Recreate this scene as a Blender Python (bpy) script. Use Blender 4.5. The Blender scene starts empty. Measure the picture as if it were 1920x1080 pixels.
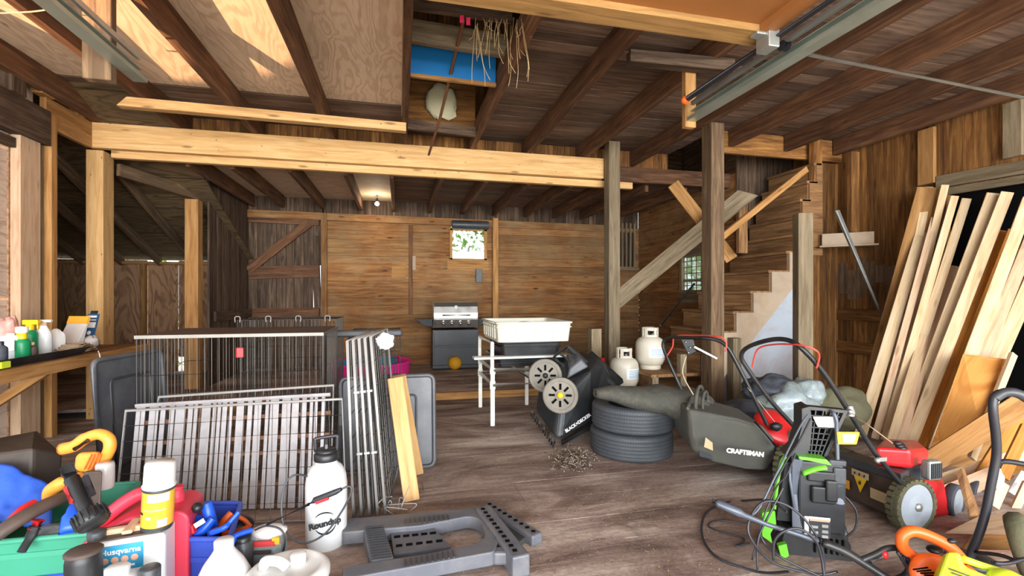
import bpy, math, random
from mathutils import Vector, Matrix, noise as mnoise
R = random.Random(7)
S = bpy.context.scene
C = S.collection
# ---------------------------------------------------------------- camera
FPX, CX, CY, CAMZ, YAW = 890.0, 960.0, 555.0, 1.25, math.radians(13.28)
cs, sn = math.cos(YAW), math.sin(YAW)
cam = bpy.data.cameras.new('camera'); camo = bpy.data.objects.new('camera', cam); C.objects.link(camo)
camo.location = (0, 0, CAMZ); camo.rotation_euler = (math.pi/2, 0, -YAW)
cam.sensor_width = 36; cam.lens = FPX/1920*36; cam.shift_y = (CY-540)/1920
cam.clip_start = .05; S.camera = camo
# ---------------------------------------------------------------- view, sky, sun
S.view_settings.view_transform = 'Standard'; S.view_settings.look = 'None'
S.view_settings.gamma = 1; S.view_settings.exposure = 0.62; S.view_settings.use_curve_mapping = False
S.cycles.use_denoising = True
S.cycles.max_bounces = 8; S.cycles.diffuse_bounces = 6; S.cycles.sample_clamp_indirect = 8
w = bpy.data.worlds.new('world'); S.world = w; w.use_nodes = True
bg = w.node_tree.nodes['Background']; bg.inputs[0].default_value = (.86, .93, 1, 1); bg.inputs[1].default_value = 1.25
def lamp(name, kind, loc, energy, color=(1,1,1), aim=None, **k):
    l = bpy.data.lights.new(name, kind); o = bpy.data.objects.new(name, l); C.objects.link(o)
    l.energy = energy; l.color = color; o.location = loc
    if aim is not None: o.rotation_euler = (Vector(aim)-Vector(loc)).to_track_quat('-Z', 'Y').to_euler()
    for a, b in k.items(): setattr(l, a, b)
    return o
lamp('sun', 'SUN', (0, -6, 9), 7.5, (1, .95, .86), aim=(1.2, -3.2, 0), angle=.02)
# sunlight thrown back up into the barn by something shiny parked outside
gl_ = lamp('sun_glint', 'SPOT', (-5.5, -4.5, .2), 13000, (1, .62, .36), aim=(-1.95, 3.62, 3.2), spot_size=math.radians(16), spot_blend=.1, shadow_soft_size=.03); gl_.scale = (1, .27, 1)
# added fill lamp outside the open front, evens out the daylight falloff
lamp('front_fill', 'AREA', (1.0, -6.5, 1.7), 1500, (.94, .97, 1), aim=(1.0, 4, 1.5), shape='RECTANGLE', size=11, size_y=3.6)
# daylight at the back windows
lamp('window_daylight', 'AREA', (5.05, 6.6, 2.32), 45, (.9, 1, .85), aim=(3.2, 6.6, .7), shape='RECTANGLE', size=.7, size_y=.35)
lamp('back_window_daylight', 'AREA', (1.18, 9.7, 2.4), 90, (.95, 1, .9), aim=(1.1, 5, .8), shape='RECTANGLE', size=1.3, size_y=1.2)
# ---------------------------------------------------------------- photo -> world (depth zc, or on a plane)
def Wp(px, py, zc):
    X = (px-CX)/FPX*zc
    return Vector((X*cs+zc*sn, zc*cs-X*sn, CAMZ-(py-CY)/FPX*zc))
def onY(px, py, y):
    r = (px-CX)/FPX; u = y*(r*cs+sn)/(cs-r*sn); return Wp(px, py, u*sn+y*cs)
def onX(px, py, x):
    r = (px-CX)/FPX; v = x*(cs-r*sn)/(r*cs+sn); return Wp(px, py, x*sn+v*cs)
def onZ(px, py, z=0.):
    return Wp(px, py, (CAMZ-z)*FPX/(py-CY))
# ---------------------------------------------------------------- mesh builder
def V(*a): return Vector(a)
def frame(d, up=(0, 0, 1)):
    d = Vector(d).normalized(); up = Vector(up)
    if abs(d.dot(up.normalized())) > .98: up = Vector((0, 1, 0)) if abs(d.y) < .9 else Vector((1, 0, 0))
    s = d.cross(up).normalized(); return d, s, s.cross(d).normalized()
def cr(pts, n=8, closed=False):
    P = [Vector(p) for p in pts]; out = []; m = len(P)
    for i in range(m if closed else m-1):
        if closed: a, b, c, d = P[i-1], P[i], P[(i+1) % m], P[(i+2) % m]
        else: a, b, c, d = P[max(i-1, 0)], P[i], P[i+1], P[min(i+2, m-1)]
        for k in range(n):
            t = k/n
            out.append(.5*((2*b)+(c-a)*t+(2*a-5*b+4*c-d)*t*t+(3*b-a-3*c+d)*t**3))
    if not closed: out.append(P[-1])
    return out
def rpoly(pts, r, n=4):
    """2-D polygon with its corners rounded; r one radius or one per corner"""
    P = [Vector((p[0], p[1])) for p in pts]; out = []
    for i, p in enumerate(P):
        a, b = P[i-1], P[(i+1) % len(P)]; rr = r[i] if isinstance(r, (list, tuple)) else r
        rr = min(rr, (a-p).length*.49, (b-p).length*.49)
        if rr <= 0: out.append((p.x, p.y)); continue
        q0 = p+(a-p).normalized()*rr; q1 = p+(b-p).normalized()*rr
        for k in range(n+1):
            t = k/n; q = q0*(1-t)**2+p*2*t*(1-t)+q1*t*t; out.append((q.x, q.y))
    return out
class MB:
    def __init__(s): s.v, s.f, s.uv, s.sm, s.rn, s.mi = [], [], [], [], [], []
    def add(s, vs, fs, uvs=None, smooth=False, rnd=None, mi=0):
        b = len(s.v); s.v += [Vector(v) for v in vs]
        rnd = R.random() if rnd is None else rnd
        for i, f in enumerate(fs):
            s.f.append(tuple(b+j for j in f)); s.uv.append(uvs[i] if uvs else [(0, 0)]*len(f))
            s.sm.append(smooth); s.rn.append(rnd); s.mi.append(mi)
        return s
    def board(s, p0, p1, w, t, up=(0, 0, 1), mi=0, rnd=None, taper=1., cut0=0, cut1=0):
        """timber from p0 to p1: w across, t along 'up'; grain uv along its length"""
        p0, p1 = Vector(p0), Vector(p1); d, sd, u = frame(p1-p0, up); L = (p1-p0).length
        vs = []
        for k, (p, e) in enumerate(((p0, 1.), (p1, taper))):
            for a, b in ((-1, -1), (1, -1), (1, 1), (-1, 1)):
                sh = (cut0 if k == 0 else cut1)*b*t/2
                vs.append(p+sd*a*w/2*e+u*b*t/2*e+d*sh)
        o = R.random()*40; o2 = R.random()*40
        fs = [(0, 3, 2, 1), (4, 5, 6, 7)]; uvs = [[(o, o2), (o+.02, o2), (o+.02, o2+w), (o, o2+w)]]*2
        acc = 0
        for i in range(4):
            j = (i+1) % 4; ww = w if i in (0, 2) else t
            fs.append((i, j, j+4, i+4)); uvs.append([(o, o2+acc), (o, o2+acc+ww), (o+L, o2+acc+ww), (o+L, o2+acc)]); acc += ww
        return s.add(vs, fs, uvs, False, rnd, mi)
    def box(s, c, size, M=None, mi=0, taper=(1, 1), rnd=None):
        x, y, z = (k/2 for k in size); c = Vector(c); vs = []
        for k, tx, ty in ((-1, 1, 1), (1, taper[0], taper[1])):
            for a, b in ((-1, -1), (1, -1), (1, 1), (-1, 1)): vs.append(Vector((a*x*tx, b*y*ty, k*z)))
        vs = [c+(M @ v if M else v) for v in vs]
        fs = [(0, 3, 2, 1), (4, 5, 6, 7)]+[(i, (i+1) % 4, (i+1) % 4+4, i+4) for i in range(4)]
        uvs = [[(0, 0), (size[0], 0), (size[0], size[1]), (0, size[1])]]*2+[[(0, 0), (size[i % 2], 0), (size[i % 2], size[2]), (0, size[2])] for i in range(4)]
        return s.add(vs, fs, uvs, False, rnd, mi)
    def hexa(s, low, top, mi=0, rnd=None):
        """solid between a loop of points and another loop of as many"""
        n = len(low); vs = list(low)+list(top)
        fs = [tuple(reversed(range(n))), tuple(range(n, 2*n))]+[(i, (i+1) % n, (i+1) % n+n, i+n) for i in range(n)]
        uvs = [[(v.x, v.y) for v in map(Vector, low)][::-1], [(v.x, v.y) for v in map(Vector, top)]]+[[(0, 0), (1, 0), (1, 1), (0, 1)]]*n
        return s.add(vs, fs, uvs, False, rnd, mi)
    def prism(s, poly, h, M=None, z0=0., mi=0, smooth=False, scale=1.):
        n = len(poly); cx = sum(p[0] for p in poly)/n; cy = sum(p[1] for p in poly)/n
        lo = [Vector((x, y, z0)) for x, y in poly]; hi = [Vector((cx+(x-cx)*scale, cy+(y-cy)*scale, z0+h)) for x, y in poly]
        if M: lo = [M @ v for v in lo]; hi = [M @ v for v in hi]
        uvp = [(p[0], p[1]) for p in poly]
        vs = lo+hi; fs = [tuple(reversed(range(n))), tuple(range(n, 2*n))]; uvs = [uvp[::-1], uvp]
        s.add(vs, fs+[(i, (i+1) % n, (i+1) % n+n, i+n) for i in range(n)], uvs+[[(0, 0), (0, .01), (h, .01), (h, 0)]]*n, smooth, None, mi)
        return s
    def tube(s, pts, r, n=8, closed=False, mi=0, flat=1., caps=True, rnd=None):
        P = [Vector(p) for p in pts]; m = len(P)
        rr = r if isinstance(r, (list, tuple)) else [r]*m
        vs = []; prev = None
        for i in range(m):
            if closed: d = P[(i+1) % m]-P[i-1]
            else: d = P[min(i+1, m-1)]-P[max(i-1, 0)]
            if d.length < 1e-9: d = Vector((0, 0, 1))
            d.normalize()
            if prev is None: _, a, b = frame(d)
            else:
                a = prev-d*prev.dot(d)
                if a.length < 1e-6: _, a, b = frame(d)
                a.normalize(); b = d.cross(a)
            prev = a
            for k in range(n):
                t = 2*math.pi*k/n; vs.append(P[i]+(a*math.cos(t)+b*math.sin(t)*flat)*rr[i])
        fs = []
        for i in range(m if closed else m-1):
            for k in range(n):
                j = (i+1) % m; fs.append((i*n+k, i*n+(k+1) % n, j*n+(k+1) % n, j*n+k))
        s.add(vs, fs, None, True, rnd, mi)
        if not closed and caps:
            s.add(vs[:n], [tuple(reversed(range(n)))], None, False, rnd, mi); s.add(vs[-n:], [tuple(range(n))], None, False, rnd, mi)
        return s
    def lathe(s, prof, n=24, M=None, mi=0, smooth=True, sx=1., sy=1., ang=2*math.pi):
        full = abs(ang-2*math.pi) < 1e-6; m = n if full else n+1
        vs = []
        for r, z in prof:
            for k in range(m):
                t = ang*k/n; v = Vector((r*math.cos(t)*sx, r*math.sin(t)*sy, z)); vs.append(M @ v if M else v)
        fs = []; uvs = []
        for i in range(len(prof)-1):
            for k in range(n):
                k2 = (k+1) % m; fs.append((i*m+k, i*m+k2, (i+1)*m+k2, (i+1)*m+k))
                uvs.append([(k/n, i), (( k+1)/n, i), ((k+1)/n, i+1), (k/n, i+1)])
        s.add(vs, fs, uvs, smooth, None, mi)
        if full:
            for i, rev in ((0, True), (len(prof)-1, False)):
                if prof[i][0] > 1e-5:
                    ring = list(range(i*m, i*m+m)); s.add([vs[j] for j in ring], [tuple(range(m))[::-1] if rev else tuple(range(m))], None, False, None, mi)
        return s
    def grid(s, nx, ny, fn, mi=0, smooth=True, wrap=False):
        vs = [fn(i/nx, j/ny) for j in range(ny+1) for i in range(nx+1)]
        fs = []; uvs = []
        for j in range(ny):
            for i in range(nx):
                a = j*(nx+1)+i; fs.append((a, a+1, a+nx+2, a+nx+1))
                uvs.append([(i/nx, j/ny), ((i+1)/nx, j/ny), ((i+1)/nx, (j+1)/ny), (i/nx, (j+1)/ny)])
        return s.add(vs, fs, uvs, smooth, None, mi)
    def ball(s, c, r, n=16, m=10, M=None, nz=0., nf=2., seed=0, mi=0):
        c = Vector(c); r = Vector(r) if not isinstance(r, (int, float)) else Vector((r, r, r))
        def fn(a, b):
            t, p = 2*math.pi*a, math.pi*(b-.5)
            d = Vector((math.cos(t)*math.cos(p), math.sin(t)*math.cos(p), math.sin(p)))
            k = 1+nz*mnoise.noise(d*nf+Vector((seed, seed*.7, 0)))
            q = Vector((d.x*r.x, d.y*r.y, d.z*r.z))*k
            return c+(M @ q if M else q)
        return s.grid(n, m, fn, mi)
    def xf(s, M): s.v = [M @ v for v in s.v]; return s
    def build(s, name, mat, parent=None, world=False, bev=0., bseg=2, sub=0, solid=0., label=None, weld=True):
        me = bpy.data.meshes.new(name)
        vs = s.v; loc = Vector((0, 0, 0))
        if parent:
            root = parent
            while root.parent: root = root.parent
            if world: Mi = root.matrix_basis.inverted(); vs = [Mi @ v for v in vs]
        else:
            lo = [min(v[i] for v in vs) for i in range(3)]; hi = [max(v[i] for v in vs) for i in range(3)]
            loc = Vector(((lo[0]+hi[0])/2, (lo[1]+hi[1])/2, lo[2])); vs = [v-loc for v in vs]
        me.from_pydata([tuple(v) for v in vs], [], s.f)
        ul = me.uv_layers.new(name='g'); k = 0
        flat = [c for f in s.uv for c in f]
        ul.data.foreach_set('uv', [q for c in flat for q in c])
        at = me.attributes.new('rnd', 'FLOAT', 'FACE'); at.data.foreach_set('value', s.rn)
        me.polygons.foreach_set('use_smooth', s.sm)
        for m in (mat if isinstance(mat, (list, tuple)) else [mat]): me.materials.append(m)
        me.polygons.foreach_set('material_index', s.mi); me.update()
        o = bpy.data.objects.new(name, me); C.objects.link(o); o.location = loc
        if parent: o.parent = parent
        if sub:
            m = o.modifiers.new('w', 'WELD'); m.merge_threshold = 1e-5
            m = o.modifiers.new('s', 'SUBSURF'); m.levels = m.render_levels = sub
        if solid:
            m = o.modifiers.new('t', 'SOLIDIFY'); m.thickness = solid; m.offset = 0
        if bev:
            m = o.modifiers.new('b', 'BEVEL'); m.width = bev; m.segments = bseg; m.limit_method = 'ANGLE'; m.angle_limit = math.radians(35)
            m.harden_normals = False
        if label: o['label'] = label
        return o
def tag(o, label, cat, group=None, kind=None):
    o['label'] = label; o['category'] = cat
    if group: o['group'] = group
    if kind: o['kind'] = kind
    return o
def struct(o): o['kind'] = 'structure'; return o
def thing(name, label, cat, loc=(0, 0, 0), rz=0., M=None, group=None):
    o = bpy.data.objects.new(name, None); C.objects.link(o); o.empty_display_size = .05
    o.matrix_basis = M if M is not None else Matrix.Translation(Vector(loc)) @ Matrix.Rotation(rz, 4, 'Z')
    return tag(o, label, cat, group)
def dup(root, M, label, group=None):
    kids = {}
    for o in bpy.data.objects: kids.setdefault(o.parent, []).append(o)
    def cp(o, par):
        c = o.copy(); C.objects.link(c)
        if par: c.parent = par
        for k in kids.get(o, []): cp(k, c)
        return c
    r = cp(root, None); r.matrix_basis = M; r['label'] = label
    if group: r['group'] = group
    return r
def T(*a): return Matrix.Translation(Vector(a))
def RX(d): return Matrix.Rotation(math.radians(d), 4, 'X')
def RY(d): return Matrix.Rotation(math.radians(d), 4, 'Y')
def RZ(d): return Matrix.Rotation(math.radians(d), 4, 'Z')
def axM(o, x, z):
    """matrix with origin o, local x along x, local z near z"""
    x = Vector(x).normalized(); z = Vector(z); y = z.cross(x).normalized(); z = x.cross(y)
    return Matrix(((x.x, y.x, z.x, o[0]), (x.y, y.y, z.y, o[1]), (x.z, y.z, z.z, o[2]), (0, 0, 0, 1)))
def face_cam(o, turn=0.):
    """local x to the photo's right, y away from it, z up"""
    return T(*o) @ RZ(-math.degrees(YAW)+turn)
# ---------------------------------------------------------------- materials
def lin(h):
    h = h.lstrip('#'); c = [int(h[i:i+2], 16)/255 for i in (0, 2, 4)]
    return tuple(x/12.92 if x <= .04045 else ((x+.055)/1.055)**2.4 for x in c)+(1,)
class NT:
    def __init__(s, name):
        s.m = bpy.data.materials.new(name); s.m.use_nodes = True; s.t = s.m.node_tree; s.p = s.t.nodes['Principled BSDF']
    def n(s, kind, **k):
        x = s.t.nodes.new(kind)
        for a, b in k.items():
            if a.startswith('i_'):
                key = a[2:]; key = int(key) if key.isdigit() else key.replace('_', ' ')
                x.inputs[key].default_value = b
            else: setattr(x, a, b)
        return x
    def l(s, a, b): s.t.links.new(a, b); return s
    def ramp(s, fac, stops):
        r = s.n('ShaderNodeValToRGB'); e = r.color_ramp.elements
        while len(e) < len(stops): e.new(.5)
        for q, (p, c) in zip(e, stops): q.position = p; q.color = c
        s.l(fac, r.inputs[0]); return r.outputs[0]
    def mix(s, a, b, fac=.5, mode='MIX'):
        x = s.n('ShaderNodeMix', data_type='RGBA', blend_type=mode)
        for v, i in ((fac, 0), (a, 6), (b, 7)):
            if isinstance(v, (int, float, tuple)): x.inputs[i].default_value = v
            else: s.l(v, x.inputs[i])
        return x.outputs[2]
    def math(s, op, a, b=0., c=None):
        x = s.n('ShaderNodeMath', operation=op)
        for i, v in enumerate((a, b, c)):
            if v is None: continue
            if isinstance(v, (int, float)): x.inputs[i].default_value = v
            else: s.l(v, x.inputs[i])
        return x.outputs[0]
    def noise(s, vec, scale, detail=4, rough=.55, dist=0.):
        x = s.n('ShaderNodeTexNoise', i_Scale=scale, i_Detail=detail, i_Roughness=rough, i_Distortion=dist)
        s.l(vec, x.inputs[0]); return x.outputs[0]
    def map(s, vec, sc):
        x = s.n('ShaderNodeMapping'); x.inputs[3].default_value = sc; s.l(vec, x.inputs[0]); return x.outputs[0]
def wood(name, dark, mid, light, rough=.8, rvar=.35, knots=.6, weather=None, wamt=.5, bump=.25, gs=1., holes=0.):
    t = NT(name); uv = t.n('ShaderNodeUVMap', uv_map='g').outputs[0]
    obj = t.n('ShaderNodeTexCoord').outputs[3]
    rnd = t.n('ShaderNodeAttribute', attribute_name='rnd').outputs[2]
    base = t.noise(t.map(uv, (.9*gs, 11*gs, 1)), 2.2, 6, .6, .7)
    col = t.ramp(base, [(.25, lin(dark)), (.5, lin(mid)), (.8, lin(light))])
    fine = t.noise(t.map(uv, (2.5*gs, 95*gs, 1)), 2.5, 4, .6)
    col = t.mix(col, t.ramp(fine, [(.3, (.62, .6, .58, 1)), (.7, (1.1, 1.1, 1.1, 1))]), .45, 'MULTIPLY')
    if knots:
        vo = t.n('ShaderNodeTexVoronoi', i_Scale=1.); t.l(t.map(uv, (2.1, 8.5, 1)), vo.inputs[0])
        k = t.ramp(vo.outputs[0], [(.06, (1, 1, 1, 1)), (.15, (0, 0, 0, 1))])
        col = t.mix(col, tuple(x*.35 for x in lin(dark)[:3])+(1,), t.math('MULTIPLY', k, knots))
    if holes:
        vo = t.n('ShaderNodeTexVoronoi', i_Scale=1.); t.l(t.map(uv, (7, 16, 1)), vo.inputs[0])
        col = t.mix(col, lin('#4a3018'), t.math('MULTIPLY', t.ramp(vo.outputs[0], [(.05, (1, 1, 1, 1)), (.09, (0, 0, 0, 1))]), holes))
    if weather:
        wn = t.noise(obj, 1.3, 5, .65, .4)
        col = t.mix(col, lin(weather), t.math('MULTIPLY', t.ramp(wn, [(.42, (0, 0, 0, 1)), (.68, (1, 1, 1, 1))]), wamt))
    hv = t.math('MULTIPLY_ADD', rnd, 2*rvar, 1-rvar)
    hs = t.n('ShaderNodeHueSaturation'); t.l(col, hs.inputs['Color']); t.l(hv, hs.inputs['Value'])
    t.l(hs.outputs[0], t.p.inputs['Base Color']); t.p.inputs['Roughness'].default_value = rough
    t.p.inputs['Specular IOR Level'].default_value = .25
    if bump:
        b = t.n('ShaderNodeBump', i_Strength=bump, i_Distance=.01); t.l(fine, b.inputs['Height']); t.l(b.outputs[0], t.p.inputs['Normal'])
    return t.m
def ply(name, dark, light, rough=.75, weather=None, wamt=.4):
    t = NT(name); uv = t.n('ShaderNodeUVMap', uv_map='g').outputs[0]; obj = t.n('ShaderNodeTexCoord').outputs[3]
    rnd = t.n('ShaderNodeAttribute', attribute_name='rnd').outputs[2]
    d = t.noise(t.map(uv, (.55, 2.2, 1)), 1.6, 3, .5, .5)
    wv = t.math('SINE', t.math('MULTIPLY', d, 75.))
    col = t.ramp(t.math('MULTIPLY_ADD', wv, .5, .5), [(.0, lin(dark)), (.65, lin(light))])
    big = t.noise(t.map(uv, (.6, 5, 1)), 2., 5, .6)
    col = t.mix(t.mix(lin(dark), lin(light), .72), col, t.ramp(big, [(.35, (.25,)*3+(1,)), (.65, (.75,)*3+(1,))]))
    col = t.mix(col, t.ramp(t.noise(t.map(uv, (3, 70, 1)), 3, 3), [(.3, (.8, .78, .76, 1)), (.7, (1.06, 1.06, 1.06, 1))]), .8, 'MULTIPLY')
    vo = t.n('ShaderNodeTexVoronoi', i_Scale=1.); t.l(t.map(uv, (1.5, 4.5, 1)), vo.inputs[0])
    col = t.mix(col, tuple(x*.4 for x in lin(dark)[:3])+(1,), t.math('MULTIPLY', t.ramp(vo.outputs[0], [(.03, (1,)*3+(1,)), (.08, (0, 0, 0, 1))]), .7))
    if weather:
        col = t.mix(col, lin(weather), t.math('MULTIPLY', t.ramp(t.noise(obj, 1.1, 5, .6, .3), [(.42, (0, 0, 0, 1)), (.7, (1, 1, 1, 1))]), wamt))
    hs = t.n('ShaderNodeHueSaturation'); t.l(col, hs.inputs['Color']); t.l(t.math('MULTIPLY_ADD', rnd, .3, .85), hs.inputs['Value'])
    t.l(hs.outputs[0], t.p.inputs['Base Color']); t.p.inputs['Roughness'].default_value = rough; t.p.inputs['Specular IOR Level'].default_value = .25
    return t.m
def plain(name, col, rough=.5, metal=0., var=.12, dirt=None, damt=.4, ds=6., bump=0., bs=60., spec=.5, trans=0.):
    t = NT(name); obj = t.n('ShaderNodeTexCoord').outputs[3]
    nz = t.noise(obj, ds, 5, .6)
    c = lin(col)
    out = t.mix(tuple(x*(1-var) for x in c[:3])+(1,), tuple(min(1, x*(1+var)) for x in c[:3])+(1,), nz)
    if dirt:
        out = t.mix(out, lin(dirt), t.math('MULTIPLY', t.ramp(t.noise(obj, ds*.7, 6, .7, .3), [(.45, (0, 0, 0, 1)), (.7, (1, 1, 1, 1))]), damt))
    t.l(out, t.p.inputs['Base Color']); t.p.inputs['Metallic'].default_value = metal
    t.l(t.math('MULTIPLY_ADD', nz, .25, rough-.12), t.p.inputs['Roughness']); t.p.inputs['Specular IOR Level'].default_value = spec
    if trans: t.p.inputs['Transmission Weight'].default_value = trans
    if bump:
        b = t.n('ShaderNodeBump', i_Strength=bump, i_Distance=.01); t.l(t.noise(obj, bs, 3), b.inputs['Height']); t.l(b.outputs[0], t.p.inputs['Normal'])
    return t.m
def glow(name, col, st):
    t = NT(name); t.p.inputs['Base Color'].default_value = lin(col); t.p.inputs['Emission Color'].default_value = lin(col); t.p.inputs['Emission Strength'].default_value = st; return t.m
m = {}
m['joist'] = wood('joist_wood', '#3c261a', '#6c4a32', '#946d4e', rvar=.22, knots=.4, weather='#3b2d26', wamt=.5)
m['deck'] = wood('ceiling_board_wood', '#3d2d24', '#6e5646', '#967e6e', rvar=.4, weather='#8a7a6c', wamt=.45, knots=.3)
m['back'] = wood('back_wall_wood', '#54361f', '#895c34', '#b0824f', rvar=.22, knots=.95, weather='#9a8460', wamt=.5)
m['side'] = wood('side_board_wood', '#432a18', '#7d542b', '#b38348', rvar=.42, knots=.6, weather='#4b3524', wamt=.45)
m['olddark'] = wood('old_dark_wood', '#2b211a', '#584536', '#85705c', rvar=.35, weather='#2e241d', wamt=.5)
m['olddark2'] = wood('rough_brown_wood', '#3c2f24', '#6a543e', '#93785a', rvar=.1, weather='#4a3a2c', wamt=.4)
m['grey'] = wood('grey_wood', '#534736', '#83735a', '#a3937a', rvar=.18, knots=.4, weather='#7a6c56', wamt=.4)
m['yellow'] = wood('new_yellow_wood', '#ae8450', '#cda26a', '#dfba88', holes=.85, rvar=.12, knots=.75, rough=.65)
m['gold'] = wood('golden_wood', '#84592e', '#ab7d4a', '#c79c66', rvar=.15, knots=.5)
m['pale'] = wood('pale_pine', '#c19a6c', '#d9bd95', '#e6d2b2', rvar=.12, knots=.5, rough=.6)
m['pink'] = wood('pinkish_pine', '#b98d66', '#d3b291', '#e0c8ab', rvar=.12, knots=.5, rough=.6)
m['orange'] = wood('orange_wood', '#9a5a20', '#c58437', '#dda257', rvar=.2, knots=.4, rough=.65)
m['floor'] = wood('floor_wood', '#71635a', '#a69789', '#ccbfb2', rvar=.1, knots=.25, weather='#b9aa9a', wamt=.55, rough=.7, gs=.8)
def floor_mat():
    t = NT('dirty_floor_boards'); uv = t.n('ShaderNodeUVMap', uv_map='g').outputs[0]; obj = t.n('ShaderNodeTexCoord').outputs[3]
    mp = t.n('ShaderNodeMapping'); mp.inputs[2].default_value = (0, 0, math.radians(-9)); mp.inputs[3].default_value = (.5, 1.7, 1); t.l(obj, mp.inputs[0])
    col = t.ramp(t.noise(mp.outputs[0], 1.5, 9, .68, .9), [(.34, lin('#65524a')), (.46, lin('#98847a')), (.55, lin('#b8a79c')), (.68, lin('#d8ccc2'))])
    col = t.mix(col, t.ramp(t.noise(t.map(uv, (.7, 13, 1)), 2.2, 6, .65, .5), [(.3, (.72, .7, .68, 1)), (.7, (1.14, 1.14, 1.14, 1))]), .75, 'MULTIPLY')
    col = t.mix(col, t.ramp(t.noise(obj, 38, 5, .7), [(.35, (.78, .76, .74, 1)), (.68, (1.15, 1.14, 1.12, 1))]), .8, 'MULTIPLY')
    col = t.mix(col, lin('#5a4a34'), t.math('MULTIPLY', t.ramp(t.noise(obj, 2.1, 6, .7, .4), [(.58, (0, 0, 0, 1)), (.72, (1, 1, 1, 1))]), .55))
    rnd = t.n('ShaderNodeAttribute', attribute_name='rnd').outputs[2]
    hs = t.n('ShaderNodeHueSaturation'); t.l(col, hs.inputs['Color']); t.l(t.math('MULTIPLY_ADD', rnd, .12, .94), hs.inputs['Value'])
    t.l(hs.outputs[0], t.p.inputs['Base Color']); t.p.inputs['Roughness'].default_value = .72; t.p.inputs['Specular IOR Level'].default_value = .3
    b = t.n('ShaderNodeBump', i_Strength=.35, i_Distance=.01); t.l(t.noise(obj, 30, 5, .7), b.inputs['Height']); t.l(b.outputs[0], t.p.inputs['Normal'])
    return t.m
m['floor'] = floor_mat()
def tyre_mat():
    t = NT('tyre_tread_rubber'); uv = t.n('ShaderNodeUVMap', uv_map='g').outputs[0]; obj = t.n('ShaderNodeTexCoord').outputs[3]
    sp = t.n('ShaderNodeSeparateXYZ'); t.l(uv, sp.inputs[0])
    w_ = t.math('SINE', t.math('MULTIPLY_ADD', sp.outputs[0], 2*math.pi*110, t.math('MULTIPLY', sp.outputs[1], 1.3)))
    k = t.ramp(w_, [(.72, (0, 0, 0, 1)), (.9, (1, 1, 1, 1))])
    nz = t.noise(obj, 6, 6, .7)
    col = t.mix(t.mix(lin('#34393f'), lin('#5a5d60'), nz), lin('#1c1f22'), t.math('MULTIPLY', k, .7))
    t.l(col, t.p.inputs['Base Color']); t.p.inputs['Roughness'].default_value = .6
    return t.m
m['tyre'] = tyre_mat()
m['char'] = plain('charcoal_plastic', '#232629', .42, var=.2, dirt='#5b554d', damt=.22)
m['step'] = wood('stair_wood', '#4f3721', '#8a6440', '#b08a5e', rvar=.2, knots=.5, weather='#6d5236', wamt=.4)
m['plyc'] = ply('ceiling_plywood', '#c4a688', '#ead2b5')
m['plyw'] = ply('wall_plywood', '#a98f7a', '#d8c5b4', weather='#c9bdb2', wamt=.6)
m['plyd'] = ply('shed_plywood', '#644430', '#b8906c', weather='#57483a', wamt=.3)
m['plyr'] = ply('shed_roof_plywood', '#33281c', '#6e5a3e', weather='#3a3226', wamt=.5)
m['plyo'] = ply('orange_plywood', '#b26c2a', '#d6974f')
m['hard'] = plain('door_hardboard', '#96602f', .6, var=.12, dirt='#8a5a34', damt=.3, ds=2.)
m['doorwood'] = wood('door_rail_wood', '#7a5a34', '#a07a48', '#b9935c', rvar=.1)
m['earth'] = plain('driveway_gravel', '#b9b2a6', .9, var=.15, ds=20)
m['black'] = plain('black_plastic', '#1b1d1f', .42, var=.2, dirt='#5b554d', damt=.22)
m['dkgrey'] = plain('dark_grey_plastic', '#34373b', .45, var=.15, dirt='#77706a', damt=.22)
m['pan'] = plain('grey_black_pan_plastic', '#4a4c51', .42, var=.15, dirt='#8a8680', damt=.25)
m['saw'] = plain('grey_tool_plastic', '#5d5f66', .5, var=.12, dirt='#8f8880', damt=.35, ds=9)
m['rubber'] = plain('tyre_rubber', '#40454b', .62, var=.18, dirt='#77746e', damt=.35, ds=5)
m['mat'] = plain('rubber_mat', '#4b4a42', .85, var=.25, dirt='#6e6a5c', damt=.5, ds=30, bump=.6, bs=120)
m['dark'] = plain('hollow_shade_tone', '#0b0b0c', .9, spec=.1)  # near-black put in for the shade inside slots and the doorway
m['white'] = plain('white_plastic', '#dcdcd8', .4, var=.05, dirt='#c9c4b4', damt=.3, ds=4)
m['cream'] = plain('cream_plastic', '#dad6c4', .45, var=.05, dirt='#c3bd9d', damt=.3)
m['pvc'] = plain('white_pvc', '#eceadf', .35, var=.05, dirt='#b8b294', damt=.35)
m['milk'] = plain('milky_plastic', '#dcdddc', .35, var=.03)
m['galv'] = plain('galvanised_steel', '#b9bcb8', .42, .75, var=.2, dirt='#8a7e6c', damt=.35)
m['wire2'] = plain('dull_galvanised', '#8d8880', .5, .4, var=.2, dirt='#6a5a4c', damt=.4)
m['wire'] = plain('grey_wire', '#63605c', .45, .5, var=.25, dirt='#7a5f48', damt=.3)
m['wirel'] = plain('pale_wire', '#a9a6a2', .45, .25, var=.15, dirt='#86776a', damt=.4)
m['slat'] = plain('weathered_metal_slat', '#aaa5a5', .5, .15, var=.15, dirt='#7d7069', damt=.55, ds=7)
m['track'] = plain('track_steel', '#aebab0', .4, .7, var=.15, dirt='#a08b68', damt=.3)
m['steel'] = plain('brushed_steel', '#c9c7c2', .3, .9, var=.1)
m['chrome'] = plain('chrome', '#dddddd', .15, 1.)
m['grill'] = plain('grill_enamel', '#25282c', .38, var=.15, dirt='#56534e', damt=.15)
m['tank'] = plain('tank_paint', '#cfc7b4', .4, var=.06, dirt='#b9a583', damt=.35, ds=5)
m['red'] = plain('red_plastic', '#d31f26', .38, var=.1)
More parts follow.
